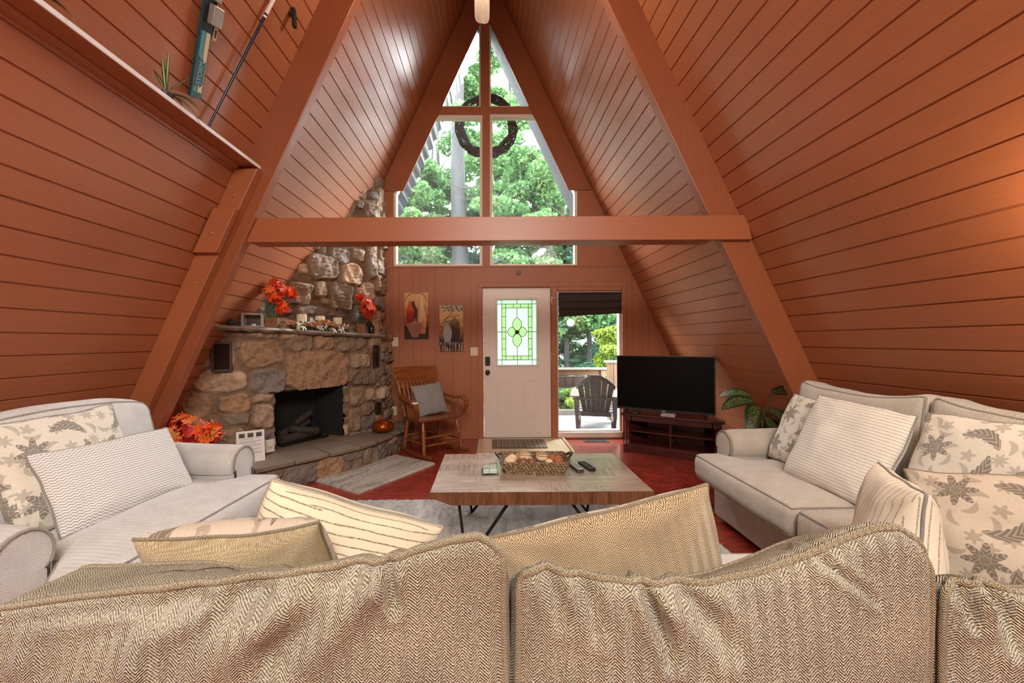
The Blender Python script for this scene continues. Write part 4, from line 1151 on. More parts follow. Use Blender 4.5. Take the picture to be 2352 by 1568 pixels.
def ring(hx, hy, z, r=.03, n=6):
    pts = []
    for cx, cy, a0 in ((hx - r, hy - r, 0), (-hx + r, hy - r, 90), (-hx + r, -hy + r, 180), (hx - r, -hy + r, 270)):
        for i in range(n + 1): a = R(a0 + 90 * i / n); pts.append((cx + r * math.cos(a), cy + r * math.sin(a), z))
    return pts
mm = MB(); nl = 9
for i in range(nl):
    t = i / (nl - 1); z = .006 + .075 * t; hx, hy = .195 + .035 * t, .105 + .03 * t
    for ph in (0, 1):   # two strands twisted round each other
        base = [Vector(p) for p in ring(hx, hy, z, .03, 5)]; dense = []
        for a, b in zip(base, base[1:] + base[:1]):
            k = max(1, int((b - a).length / .008)); dense += [a.lerp(b, j / k) for j in range(k)]
        c0 = Vector((0, 0, z)); pts = []
        for j, p in enumerate(dense):
            a = j * .75 + ph * math.pi + i; o_ = (p - c0).normalized(); pts.append(p + o_ * .0032 * math.cos(a) + Vector((0, 0, .0035 * math.sin(a))))
        mm.tube(pts, .0047, 5, True)
mm.build('woven_sides', M['rope'], bk, True, angle=0)
MB().b2((-.19, -.10, .002), (.19, .10, .01)).build('woven_base', M['rope'], bk)
hd = plain('dark_basket_handle', lin(58, 44, 36), .4)
for sx in (-1, 1):
    pts = [(sx * (.225 + .03 * math.sin(math.pi * i / 10)), -.055 + .11 * i / 10, .083 + .028 * math.sin(math.pi * i / 10)) for i in range(11)]
    MB().tube(pts, [.007 + .004 * math.sin(math.pi * i / 10) for i in range(11)], 8).build('handle', hd, bk, True)
ball_m = {'cream': plain('cream_rose_ball', lin(222, 200, 168), .8, var=.2, scale=30, bump=.5), 'brown': plain('brown_wood_ball', lin(128, 82, 58), .4, var=.3, scale=12), 'rust': plain('rust_pod', lin(160, 92, 56), .7, var=.3, scale=20, bump=.5), 'dark': plain('dark_pod', lin(62, 44, 36), .7, var=.3, scale=20, bump=.5), 'leop': plain('mottled_wicker_ball', lin(170, 126, 76), .7, var=.6, scale=60, bump=.6)}
balls = [(-.165, -.03, .040, 'cream', 'pale cream potpourri ball at the left end of the basket'), (-.145, .045, .036, 'cream', 'cream potpourri ball behind the one at the left end of the basket'), (-.095, .075, .036, 'leop', 'mottled wicker ball at the back left of the basket'),
    (-.055, .045, .044, 'rose', 'large cream wood-curl rose, left of the middle of the basket'), (-.075, -.035, .036, 'brown', 'polished brown wooden ball at the front of the basket'), (-.015, -.02, .033, 'brown', 'smaller brown wooden ball beside the front one in the basket'), (.015, .045, .03, 'dark', 'dark pod between the two cream roses in the basket'),
    (.06, .03, .042, 'rose', 'large cream wood-curl rose at the middle of the basket'), (.03, -.055, .028, 'dark', 'dark seed pod near the front rim of the basket'), (.10, -.035, .03, 'cream', 'small cream ball right of the middle of the basket'), (.13, .05, .034, 'rust', 'rust seed pod toward the back right of the basket'), (.165, -.02, .036, 'rust', 'large rust pod at the right end of the basket'), (.175, .05, .03, 'rust', 'small rust pod in the back right corner of the basket')]
for x, y, r, k, lab in balls:
    zc = TT + .022 + r
    if k == 'rose':
        t = thing('wood_curl_rose', lab, 'potpourri', (.295 + x, 2.80 + y, zc + .008), group='potpourri in the basket')
        MB().ball((0, 0, 0), (r, r, r * .7), 14, 9).build('core', ball_m['cream'], t, True)
        m_ = MB(); pts = []
        for j in range(60):
            a = j * .33; q = r * .12 + r * .92 * j / 60; pts.append((q * math.cos(a), q * math.sin(a) - .006, r * (.86 - .5 * (j / 60) ** 2)))
        m_.tube(pts, .0026, 5); m_.build('petal_curl', plain('dark_cream_curl', lin(186, 158, 122), .8), t, True)
    else:
        o = MB().ball((0, 0, 0), (r, r * .96, r * .9), 16, 10).build('potpourri_ball', ball_m[k], None, True); o.location = (.295 + x, 2.80 + y, zc)
        tag(o, lab, 'potpourri', 'potpourri in the basket')
# glass coasters in a wire holder
cx, cy = -.005, 2.735
cs = thing('coaster_holder', 'black wire coaster holder left of the basket', 'coaster holder', (cx, cy, TT), R(3))
mm = MB(); e = .052
mm.tube([(-e, -e, .004), (e, -e, .004), (e, e, .004), (-e, e, .004)], .0018, 6, True)
mm.build('base_frame', M['blackmetal'], cs)
for a, b in (((-e, -e), (-.005, -e)), ((.0, e), (e, e))):
    MB().tube([(a[0], a[1], .004), (a[0], a[1], .045), (b[0], b[1], .045), (b[0], b[1], .004)], .0016, 6).build('side_loop', M['blackmetal'], cs)
for sx in (-1, 1):
    for sy in (-1, 1): MB().ball((sx * e, sy * e, .003), .003, 8, 6).build('foot', M['blackmetal'], cs)
gm_ = NT('green_glass'); gm_.P(Base_Color=lin(206, 232, 222), Roughness=.15, Transmission_Weight=.25, IOR=1.45)
pos_l = ['lowest', 'second from the bottom', 'second from the top', 'topmost']
for i in range(4):
    o = MB().box((0, 0, 0), (.092, .092, .006)).build('glass_coaster', gm_.m, None, bevel=.0015); o.location = (cx, cy, TT + .0105 + i * .0068); o.rotation_euler = (0, 0, R(3 + (i % 2)))
    tag(o, 'pale green glass coaster in the wire holder, ' + pos_l[i] + ' of four', 'coaster', 'glass coasters')
# remotes
def remote(x, y, rot, w_, l_, body, face, keys, lab, dome=False):
    t = thing('remote_control', lab, 'remote control', (x, y, TT), R(rot))
    m_, fn, _ = rbox((w_ / 2, l_ / 2, .011), .007, (3, 6, 2)); o = m_.build('body', body, t, True, angle=0); o.location = (0, 0, .011)
    MB().box((0, .0, .0222), (w_ * .86, l_ * .93, .0012)).build('face_plate', face, t, bevel=.0005)
    for r in range(keys):
        for c in (-1, 0, 1): MB().box((c * w_ * .25, l_ * (.32 - .62 * r / max(1, keys - 1)), .0235), (w_ * .16, l_ * .045, .002)).build('button', M['black'] if face is not M['black'] else plain('grey_key', (.35, .35, .35), .5), t)
silver = plain('silver_plastic', lin(190, 190, 188), .35, .3); dgrey = plain('dark_grey_plastic', lin(62, 60, 58), .4)
remote(.585, 2.80, 10, .048, .17, dgrey, silver, 6, 'silver-faced remote control on the table next to the basket')
remote(.665, 2.83, 13, .05, .18, M['black'], dgrey, 7, 'dark remote control on the table, farther from the basket')

# ================================================================== TV STAND, TV
A0 = Vector((1.60, 4.94, 0)); dv = Vector((.70, -.46, 0)).normalized(); ang = math.atan2(dv.y, dv.x)
SWD, SDP, SHT = 1.05, .36, .465
c0 = A0 + dv * SWD / 2
tv = thing('tv_stand', 'dark cherry corner television stand with open shelves', 'tv stand', (c0.x, c0.y, 0), ang)   # local -Y front
hw_ = SWD / 2
def bevel_plan(w2, y0, y1, cut): return [(-w2, y0), (w2, y0), (w2, y0 + (y1 - y0) * .25), (w2 - cut, y1), (-w2 + cut, y1), (-w2, y0 + (y1 - y0) * .25)]
ch_ = M['cherry']; cut = .16
MB().prism([(x, y, SHT - .028) for x, y in bevel_plan(hw_ + .02, -.02, SDP, cut)], (0, 0, .028)).build('top_board', ch_, tv, bevel=.006)
MB().prism([(x, y, .0) for x, y in bevel_plan(hw_ - .01, .02, SDP - .02, cut)], (0, 0, .085)).build('plinth', ch_, tv, bevel=.005)
MB().prism([(x, y, .085) for x, y in bevel_plan(hw_ - .02, .03, SDP - .02, cut)], (0, 0, .02)).build('bottom_shelf', ch_, tv)
MB().prism([(x, y, .245) for x, y in bevel_plan(hw_ - .06, .03, SDP - .03, cut)], (0, 0, .016)).build('shelf', ch_, tv)
MB().b2((-hw_ + .10, .0, SHT - .085), (hw_ - .10, .03, SHT - .028)).build('apron', ch_, tv, bevel=.003)
MB().b2((-.010, .035, .105), (.010, SDP - .04, SHT - .03)).build('divider', ch_, tv)
MB().b2((-hw_ + cut, SDP - .03, .08), (hw_ - cut, SDP - .02, SHT - .03)).build('back_panel', ch_, tv)
for sx in (-1, 1):
    x = sx * (hw_ - .05)
    MB().box((x, .035, .05), (.09, .09, .10)).box((x, .035, SHT - .056), (.085, .085, .056)).build('post_block', ch_, tv, bevel=.004)
    MB().lathe([(.036, .10), (.038, .11), (.031, .12), (.033, .2), (.031, SHT - .10), (.038, SHT - .092), (.038, SHT - .082)], 20, c=(x, .035, 0)).build('turned_post', wood('cherry_post', lin(50, 18, 15), lin(92, 38, 30), 'Z', .3, 4), tv, True, angle=50)
    MB().prism([(sx * (hw_ - .03), .05, .09), (sx * (hw_ - .03), SDP * .3, .09), (sx * (hw_ - cut - .02), SDP - .03, .09), (sx * (hw_ - cut - .05), SDP - .03, .09), (sx * (hw_ - .06), SDP * .3, .09), (sx * (hw_ - .06), .05, .09)], (0, 0, SHT - .12)).build('side_panel', ch_, tv)
def on_stand(x, y, z=0): return Matrix.Rotation(ang, 3, 'Z') @ Vector((x, y, 0)) + Vector((c0.x, c0.y, z))
TW, TH = 1.06, .645
tp = on_stand(-.075, .05, SHT)
te = thing('television', 'flat black television switched off, on the dark corner stand', 'television', tuple(tp), ang + R(1.0))
bot = .045
scr = NT('black_screen'); scr.P(Base_Color=(.0015, .0015, .0016), Roughness=.35); scr.b.inputs['Specular IOR Level'].default_value = .12
MB().b2((-TW / 2, 0, bot), (TW / 2, .035, bot + TH)).build('bezel', M['black'], te, bevel=.004)
MB().b2((-TW / 2 + .012, -.0015, bot + .026), (TW / 2 - .012, 0.001, bot + TH - .012)).build('screen', scr.m, te)
MB().b2((-TW * .3, .03, bot + .05), (TW * .3, .07, bot + TH * .6)).build('rear_housing', M['black'], te, bevel=.01)
MB().b2((-TW / 2, -.004, bot), (TW / 2, .001, bot + .014)).build('lower_trim', plain('dark_chrome', (.08, .08, .085), .2, .8), te)
MB().b2((-.022, -.006, bot + .003), (.022, -.003, bot + .011)).build('badge', silver, te)
for sx in (-1, 1):
    MB().beam((sx * .40, .02, bot + .01), (sx * .44, -.07, .006), .022, .012).beam((sx * .40, .02, bot + .01), (sx * .44, .12, .006), .022, .012).build('foot', M['black'], te, bevel=.003)
q = on_stand(-.02, -.005)
sp = thing('set_top_box', 'small silver and black box on the stand under the television', 'set-top box', (q.x, q.y, SHT), ang)
MB().b2((-.075, 0.0, 0), (.075, .1, .014)).build('lower_case', silver, sp, bevel=.003)
MB().b2((-.072, 0.0, .0165), (.072, .1, .032)).build('upper_case', silver, sp, bevel=.003)
MB().b2((-.07, 0.004, .014), (.07, .096, .0165)).build('seam', M['black'], sp)
q = on_stand(-.38, .035)
o = MB().lathe([(.055, 0), (.06, .012), (.05, .028), (.02, .036), (0, .038)], 20).build('black_puck', M['black'], None, True); o.location = (q.x, q.y, SHT)
tag(o, 'low round black device on the left end of the television stand', 'speaker')

# ================================================================== ROCKING CHAIR
rc = thing('rocking_chair', 'golden oak pressed-back rocking chair against the panelled wall', 'rocking chair', (-.73, 5.0, 0), R(38))   # local -Y is its front
oak, oz = M['oak'], M['oakz']
def turned(name, a, b, r, parent, beads=(.12, .2, .72, .8), mat=None):
    a, b = Vector(a), Vector(b); n = 28; pts = [a.lerp(b, i / n) for i in range(n + 1)]; rs = []
    for i in range(n + 1):
        t = i / n; q = r * (.72 + .28 * math.sin(math.pi * t))
        for c in beads: q += r * .35 * math.exp(-((t - c) / .018) ** 2)
        rs.append(q)
    return MB().tube(pts, rs, 10).build(name, mat or oz, parent, True, angle=60)
SZ = .425
# seat: shaped board, slightly tilted back
def seat_pt(x, y): return SZ + .03 * (-y) - .012 * math.cos(max(-1, min(1, x / .26)) * 1.57) + .012
seat = [(-.29, -.26), (-.2, -.285), (0, -.29), (.2, -.285), (.29, -.26), (.28, 0), (.24, .23), (-.24, .23), (-.28, 0)]
n_ = len(seat); vs = [(x, y, SZ - .03 * y * 1.0 + .018) for x, y in seat] + [(x * .98, y * .98, SZ - .03 * y - .012) for x, y in seat]
MB().add(vs, [tuple(range(n_)), tuple(range(n_, 2 * n_))[::-1]] + [(i, (i + 1) % n_, n_ + (i + 1) % n_, n_ + i) for i in range(n_)]).build('seat', oak, rc, bevel=.008)
for sx in (-1, 1):
    # rocker runner
    pts = []
    for i in range(25):
        y = -.44 + .96 * i / 24; pts.append(Vector((sx * .255, y, .022 + .21 * (y + .02) ** 2 * 1.05)))
    m_ = MB()
    for a, b in zip(pts, pts[1:]): m_.beam(a, b + (b - a) * .05, .028, .036)
    m_.build('rocker', oak, rc, bevel=.003)
    turned('leg', (sx * .255, -.30, .04), (sx * .225, -.22, SZ), .021, rc)
    turned('leg', (sx * .255, .20, .03), (sx * .215, .17, SZ), .021, rc)
    turned('side_stretcher', (sx * .25, -.27, .17), (sx * .248, .19, .16), .012, rc, (.5,))
    # back post, curved arm
    bp = [(sx * .24, .20, SZ), (sx * .255, .25, .62), (sx * .275, .33, .85), (sx * .29, .385, .98)]
    turned('back_post', bp[0], bp[2], .02, rc, (.2, .35, .7))
    a_ = [(sx * .268, .29, .70), (sx * .285, .17, .665), (sx * .315, .02, .645), (sx * .335, -.10, .65), (sx * .34, -.19, .655), (sx * .34, -.25, .635), (sx * .34, -.285, .59), (sx * .335, -.275, .53), (sx * .325, -.24, .475), (sx * .31, -.215, .445)]
    # smooth the arm
    pts = []
    for i in range(len(a_) - 1):
        for k in range(4):
            t = k / 4; p0 = Vector(a_[max(0, i - 1)]); p1 = Vector(a_[i]); p2 = Vector(a_[i + 1]); p3 = Vector(a_[min(len(a_) - 1, i + 2)])
            pts.append(.5 * ((2 * p1) + (p2 - p0) * t + (2 * p0 - 5 * p1 + 4 * p2 - p3) * t * t + (3 * p1 - p0 - 3 * p2 + p3) * t ** 3))
    pts.append(Vector(a_[-1]))
    vs = []; fs = []
    for i, p in enumerate(pts):
        tq = (pts[min(i + 1, len(pts) - 1)] - pts[max(i - 1, 0)]).normalized(); side = Vector((1, 0, 0)); nrm = side.cross(tq).normalized()
        wd = .022 + .018 * math.sin(math.pi * min(1, i / 26)); th = .011
        vs += [p + side * wd + nrm * th, p - side * wd + nrm * th, p - side * wd - nrm * th, p + side * wd - nrm * th]
    for i in range(len(pts) - 1):
        for j in range(4): fs.append((i * 4 + j, i * 4 + (j + 1) % 4, i * 4 + 4 + (j + 1) % 4, i * 4 + 4 + j))
    fs += [(3, 2, 1, 0), tuple(len(pts) * 4 - 4 + j for j in range(4))]
    MB().add(vs, fs).build('arm', oak, rc, True, angle=50)
    for y in (-.13, -.07, -.01): turned('arm_spindle', (sx * .29, y, SZ + .01), (sx * .325, y, .648), .011, rc, (.25, .7))
turned('front_stretcher', (-.25, -.26, .235), (.25, -.26, .235), .014, rc, (.3, .5, .7))
turned('front_stretcher', (-.252, -.28, .15), (.252, -.28, .15), .014, rc, (.3, .5, .7))
turned('rear_stretcher', (-.235, .185, .2), (.235, .185, .2), .012, rc, (.5,))
# lower back rail, spindles, pressed crest
bl = lambda z: .20 + (z - SZ) * .33
MB().prism([(-.25, bl(.52) - .01, .495), (.25, bl(.52) - .01, .495), (.25, bl(.52) - .01, .54), (-.25, bl(.52) - .01, .54)], (0, .02, 0)).build('lower_rail', oak, rc, bevel=.004)
for i in range(9):
    x = -.19 + .38 * i / 8
    if i in (0, 8): MB().beam((x, bl(.52), .52), (x * 1.05, bl(.84), .84), .034, .012, (0, 1, 0)).build('slat', oz, rc, bevel=.003)
    else: turned('spindle', (x, bl(.52), .52), (x * 1.06, bl(.84), .84), .012, rc, (.2, .45, .8))
vs = []; fs = []; n = 20
for i in range(n + 1):
    s_ = -1 + 2 * i / n; bow = .03 * (1 - s_ * s_)
    zl, zh = .752 + .012 * math.cos(s_ * 9) * (1 - abs(s_)), 1.005 + .022 * (abs(s_) ** 6) + .012 * (1 - s_ * s_) - .03 * max(0, abs(s_) - .93) / .07
    xl_, xh_ = s_ * .285, s_ * .315
    for (x, z, off) in ((xl_, zl, 0), (xh_, zh, 0), (xh_, zh, .02), (xl_, zl, .02)): vs.append((x, bl(z) - .005 + bow + off, z))
for i in range(n):
    for j in range(4): fs.append((i * 4 + j, i * 4 + (j + 1) % 4, i * 4 + 4 + (j + 1) % 4, i * 4 + 4 + j))
fs += [(3, 2, 1, 0), tuple(n * 4 + j for j in range(4))]
MB().add(vs, fs).build('crest_rail', oak, rc, True, bevel=.006, angle=40)
cp = Matrix.Rotation(R(38), 3, 'Z') @ Vector((.02, .05, 0)) + Vector((-.73, 5.0, 0))
P_(pillow('throw_pillow', .40, .39, .11, M['greycloth'], (cp.x, cp.y, SZ + .205), R(38), R(-22), R(-4), None, None, .03, 12), 'plain grey square pillow on the oak rocking chair')

# ================================================================== ON THE FRONT WALL
def plate(name, label, px, py, w_, h_, kind):
    p = at(px, py, YW)
    t = thing(name, label, 'light switch' if kind == 'switch' else 'outlet', (p.x, YW - .004, p.z))
    MB().b2((-w_ / 2, -.006, -h_ / 2), (w_ / 2, .003, h_ / 2)).build('cover_plate', M['ivory'], t, bevel=.002)
    for sx in ((-1, 1) if w_ > .09 else (0,)):
        x = sx * .023
        if kind == 'outlet':
            for z in (-.02, .02):
                MB().box((x, -.007, z), (.03, .003, .026)).build('socket', M['ivory'], t, bevel=.001)
                MB().box((x - .006, -.009, z), (.002, .002, .009)).box((x + .006, -.009, z), (.002, .002, .009)).build('slots', M['black'], t)
        else:
            MB().box((x, -.009, .004), (.009, .012, .02), rx(R(20))).build('toggle', M['ivory'] if kind == 'switch' else M['white'], t, bevel=.001)
            MB().box((x, -.0065, .04), (.005, .001, .005)).box((x, -.0065, -.04), (.005, .001, .005)).build('screw', M['bronze'], t)
    return t
plate('switch_plate', 'double ivory switch plate on the wall between the chimney and the pictures', 905, 785, .12, .125, 'switch')
plate('switch_plate', 'double rocker switch plate beside the front door', 1090, 807, .11, .115, 'switch')
plate('outlet_plate', 'ivory electrical outlet behind the copper pumpkin', 905, 943, .08, .12, 'outlet')
cz = MB(); 
xc_ = at(898, 600, YW).x
tag(MB().b2((xc_ - .012, YW - .016, at(898, 775, YW).z), (xc_ + .012, YW, at(898, 408, YW).z)).b2((xc_ + .01, YW - .016, at(898, 940, YW).z + .06), (xc_ + .034, YW, at(898, 795, YW).z)).build('cable_channel', M['wallpaint'], bevel=.003), 'narrow painted cable channel running up beside the window', 'cable channel')
p = at(1191, 626, YW)
t = thing('wall_fitting', 'small round grey fitting on the wall above the front door', 'wall fitting', (p.x, YW, p.z))
MB().lathe([(0, 0), (.036, 0), (.036, .012), (.026, .02), (.012, .026), (0, .026)], 20, M=rx(R(90))).build('body', plain('grey_plastic', lin(136, 120, 108), .5), t, True)
MB().lathe([(.014, .0), (.014, .03), (0, .03)], 14, M=rx(R(90))).build('button', M['bronze'], t)
# vase paintings on canvas: flat painted shapes on a stretched canvas
def vase_poly(prof, cx, zb, n=1):
    return [(cx + r, zb + z) for r, z in prof] + [(cx - r, zb + z) for r, z in prof[::-1]]
def canvas(px, py, w_, h_, label):
    p = at(px, py, YW); t = thing('canvas_painting', label, 'picture', (p.x, YW - .024, p.z), group=None)
    return t
def blotch(name, a, b, c, vert=True):
    n = NT(name); v = n.coord('Object'); x = n.xyz(v); g = n.noise(v, 14, 4, .6)
    k = n.math('MULTIPLY_ADD', x[2], 2.2, n.math('MULTIPLY_ADD', g, .8, .1))
    n.P(Base_Color=n.ramp(k, (.12, a), (.5, b), (.8, c)), Roughness=.7); return n.m
pw, phh = .325, .63
p1 = canvas(957, 725, pw, phh, 'canvas painting with a red vase and a round pink vase, left of the two')
def layers(t, shapes, y0=-.0015):
    for i, (nm, poly, m_) in enumerate(shapes):
        MB().prism([(x, y0 - .0012 * i, z) for x, z in poly], (0, .001, 0)).build(nm, m_, t)
MB().b2((-pw / 2, 0, -phh / 2), (pw / 2, .023, phh / 2)).build('canvas', blotch('amber_canvas', lin(58, 30, 18), lin(176, 118, 70), lin(204, 160, 112)), p1, bevel=.003)
red = blotch('red_vase_paint', lin(90, 22, 20), lin(168, 36, 28), lin(206, 90, 44)); dk = blotch('dark_vase_paint', lin(52, 28, 18), lin(70, 36, 22), lin(78, 46, 28))
pink = blotch('pink_grey_vase_paint', lin(150, 104, 90), lin(186, 138, 120), lin(196, 150, 130)); crm = blotch('cream_bottle_paint', lin(196, 120, 70), lin(220, 184, 136), lin(226, 200, 160))
vp = lambda prof, cx, zb: vase_poly(prof, cx, zb)
layers(p1, [
    ('painted_bottle', vp([(.045, 0), (.055, .12), (.058, .2), (.03, .33), (.013, .42), (.011, .5)], .078, -.245), crm),
    ('painted_shadow', vp([(.05, 0), (.072, .14), (.078, .22), (.045, .28), (.038, .32), (.045, .335)], -.06, -.14), dk),
    ('painted_red_vase', vp([(.035, 0), (.052, .14), (.058, .21), (.026, .28), (.02, .32), (.028, .335)], -.085, -.14), red),
    ('painted_pink_vase', vp([(.038, 0), (.085, .10), (.108, .155), (.098, .185), (.02, .215), (.008, .225), (.008, .255)], -.02, -.295), pink)])
pts = [(-.15 + .30 * i / 20, .305 - .10 * ((i - 10) / 10) ** 4) for i in range(21)]
MB().tube([(x, -.002, z) for x, z in pts], .0035, 5).build('painted_branch', dk, p1)
p2 = canvas(1037, 753, pw, phh, 'canvas painting with a pale blue vase under a leopard band, right of the two')
MB().b2((-pw / 2, 0, -phh / 2), (pw / 2, .023, phh / 2)).build('canvas', blotch('ochre_canvas', lin(60, 32, 22), lin(172, 120, 74), lin(216, 180, 126)), p2, bevel=.003)
def spots():
    n = NT('leopard_band'); v = n.coord('Object', (1, 1, 1)); vo = n.n('ShaderNodeTexVoronoi', feature='DISTANCE_TO_EDGE'); n.set(vo.inputs['Vector'], v); vo.inputs['Scale'].default_value = 42
    n.P(Base_Color=n.ramp(vo.outputs['Distance'], (.12, lin(190, 176, 150)), (.2, lin(40, 32, 28))), Roughness=.7); return n.m
def tufts():
    n = NT('grass_tufts_band'); g = n.noise(n.coord('Object', (60, 1, 9)), 1, 2); n.P(Base_Color=n.ramp(g, (.52, lin(58, 40, 32)), (.58, lin(190, 164, 128))), Roughness=.7); return n.m
blue = blotch('blue_grey_vase_paint', lin(140, 150, 156), lin(168, 168, 166), lin(96, 82, 84)); olive = blotch('olive_vase_paint', lin(44, 28, 24), lin(74, 50, 36), lin(150, 118, 62))
layers(p2, [
    ('painted_leopard_band', [(-pw / 2 + .001, .225), (pw / 2 - .001, .225), (pw / 2 - .001, phh / 2 - .001), (-pw / 2 + .001, phh / 2 - .001)], spots()),
    ('painted_lower_band', [(-pw / 2 + .001, -phh / 2 + .001), (pw / 2 - .001, -phh / 2 + .001), (pw / 2 - .001, -.195), (-pw / 2 + .001, -.195)], tufts()),
    ('painted_olive_vase', vp([(.06, 0), (.07, .1), (.078, .22), (.06, .28), (.025, .32), (.004, .35)], .045, -.195), olive),
    ('painted_blue_vase', vp([(.036, 0), (.055, .08), (.062, .13), (.045, .19), (.025, .24), (.028, .27), (.042, .29)], -.052, -.195), blue)])
for bp_ in ([(-.14, -.0), (-.13, .06), (-.07, .13), (.0, .2), (.03, .235)], [(-.10, .11), (-.02, .15), (.06, .17), (.12, .165)], [(-.12, 0), (-.14, .02), (-.16, .03)]):
    MB().tube([(x, -.003, z) for x, z in bp_], .003, 5).build('painted_branch', dk, p2)

# roman shade in the sidelight
rs = thing('roman_shade', 'dark brown roman shade gathered at the top of the side window', 'window shade', ((SX0 + SX1) / 2 + .01, YW + .012, SZ1 - .028))
shade_m = plain('brown_shade_cloth', lin(58, 47, 40), .9, var=.2, scale=60, bump=.2)
sw_ = (SX1 - SX0) / 2 - .008
MB().b2((-sw_, -.028, -.012), (sw_, .0, .012)).build('head_rail', shade_m, rs, bevel=.004)
for i, (za, zb_, dp) in enumerate(((-.005, -.135, .035), (-.12, -.235, .045), (-.20, -.325, .038))):
    vs = []; n = 14
    for k in range(n + 1):
        x = -sw_ + 2 * sw_ * k / n; tl = .045 * (k / n) if i == 2 else .01 * (k / n)
        for y, z in ((-.008, za), (-dp, (za + zb_) / 2 - .02 + tl), (-dp * .8, zb_ + .012 + tl), (-.012, zb_ + tl), (-.004, zb_ + .02 + tl)): vs.append((x, y + .004 * math.sin(k * 1.3 + i), z))
    fs = []
    for k in range(n):
        for j in range(4): fs.append((k * 5 + j, k * 5 + j + 1, k * 5 + 6 + j, k * 5 + 5 + j))
    MB().add(vs, fs).build('fold', shade_m, rs, True, angle=50)
tag(MB().tube([(SX1 - .10, YW + .035, SZ1 - .05), (SX1 - .102, YW + .035, .55)], .0022, 5).build('pull_cord', plain('dark_cord', (.05, .05, .045), .8)), 'thin dark blind cord hanging in the side window', 'cord')

# ================================================================== CEILING FAN (only a blade tip shows)
fc = Vector((XC, 3.05, 4.23))
fan = thing('ceiling_fan', 'pale ceiling fan hanging from the ridge, one blade tip in view at the top', 'ceiling fan', tuple(fc))
blade_m = wood('whitewashed_blade', lin(170, 146, 132), lin(206, 186, 170), 'Y', .5, 3)
MB().tube([(0, 0, .1), (0, 0, 1.95)], .014, 12).build('downrod', M['bronze'], fan, True)
MB().lathe([(0, -.09), (.07, -.085), (.11, -.04), (.115, .03), (.09, .08), (.03, .11), (0, .11)], 28).build('motor_housing', M['bronze'], fan, True)
for i in range(5):
    a = 2 * math.pi * i / 5 + R(1.0)
    Mz = rz(a) @ ry(R(7))
    out = [(-.05, .16), (-.062, .3), (-.066, .5), (-.066, .60), (-.055, .645), (-.03, .665), (.03, .665), (.055, .645), (.066, .60), (.066, .5), (.062, .3), (.05, .16)]
    MB().prism([Mz @ Vector((x, y, -.01)) for x, y in out], Mz @ Vector((0, 0, .007))).build('blade', blade_m, fan, bevel=.002)
    MB().beam(Mz @ Vector((0, .08, -.02)), Mz @ Vector((0, .22, -.013)), .045, .008).build('blade_iron', M['bronze'], fan)
MB().lathe([(0, -.16), (.06, -.15), (.085, -.11), (.07, -.09), (0, -.09)], 24).build('light_bowl', frosted('frosted_bowl', (.95, .92, .86), .4), fan, True)

# ================================================================== SKI, POLE, SHELF PLANTS (upper left)
def on_slope(Y, Z, d): return Vector((xl(Z) + d * LN, Y, Z))
a, b = on_slope(2.43, 2.80, .02), on_slope(2.08, 3.75, .02)
t_ = (b - a).normalized(); nrm = Vector((1, 0, -SL)).normalized(); sd_ = t_.cross(nrm)
sk = thing('ski', 'teal and cream downhill ski hung on the upper left slope above the shelf', 'ski')
Ms = Matrix((sd_, t_, nrm)).transposed()
skw = .08; Ls = (b - a).length
navy = plain('navy_lacquer', lin(20, 24, 44), .3); teal = plain('teal_lacquer', lin(70, 140, 158), .35); dteal = plain('deep_teal_lacquer', lin(22, 70, 78), .35); creamp = plain('cream_lacquer', lin(206, 188, 152), .4)
def SK(x, y, z): return a + Ms @ Vector((x, y, z))
def slab(poly, z0, z1): return MB().prism([SK(x, y, z0) for x, y in poly], Ms @ Vector((0, 0, z1 - z0)))
slab([(-skw / 2, 0), (skw / 2, 0), (skw / 2, Ls), (-skw / 2, Ls)], 0, .016).build('ski_body', dteal, sk, bevel=.002)
slab([(-skw / 2, .36), (skw / 2, .36), (skw / 2, Ls), (-skw / 2, Ls)], .0162, .019).build('binding_plate', navy, sk)
slab([(-skw * .36, .035), (-skw * .08, .035), (-skw * .16, .075), (-skw * .36, .052)], .0162, .0172).build('teal_panel', teal, sk)
slab([(skw * .02, .035), (skw * .36, .035), (skw * .36, .08), (skw * .18, .058), (skw * .02, .075)], .0162, .0172).build('cream_panel', creamp, sk)
slab([(-skw * .36, .23), (-skw * .0, .20), (-skw * .0, .355), (-skw * .36, .355)], .0162, .0172).build('teal_panel', teal, sk)
slab([(skw * .05, .225), (skw * .2, .195), (skw * .36, .21), (skw * .36, .355), (skw * .05, .355)], .0162, .0172).build('cream_panel', creamp, sk)
slab([(skw * .37, .03), (skw * .40, .03), (skw * .40, .35), (skw * .37, .35)], .0162, .0172).build('stripe', creamp, sk)
def text_mesh(name, body, size, parent, mat, fn, extrude=.0006):
    cu = bpy.data.curves.new(name, 'FONT'); cu.body = body; cu.size = size; cu.align_x = 'CENTER'; cu.align_y = 'CENTER'; cu.extrude = extrude
    o = bpy.data.objects.new(name, cu); col.objects.link(o)
    dg = bpy.context.evaluated_depsgraph_get(); me = bpy.data.meshes.new_from_object(o.evaluated_get(dg))
    bpy.data.objects.remove(o)
    for v in me.vertices: v.co = fn(v.co)
    me.materials.clear(); me.materials.append(mat)
    o2 = bpy.data.objects.new(name, me); col.objects.link(o2); o2.parent = parent; return o2
tmat = plain('pale_teal_print', lin(120, 172, 182), .4)
text_mesh('lettering', 'STORM', .046, sk, tmat, lambda c: SK(-c.y * 1.0 + .0, .138 + c.x * .82, .0175 + c.z))
mm = MB()
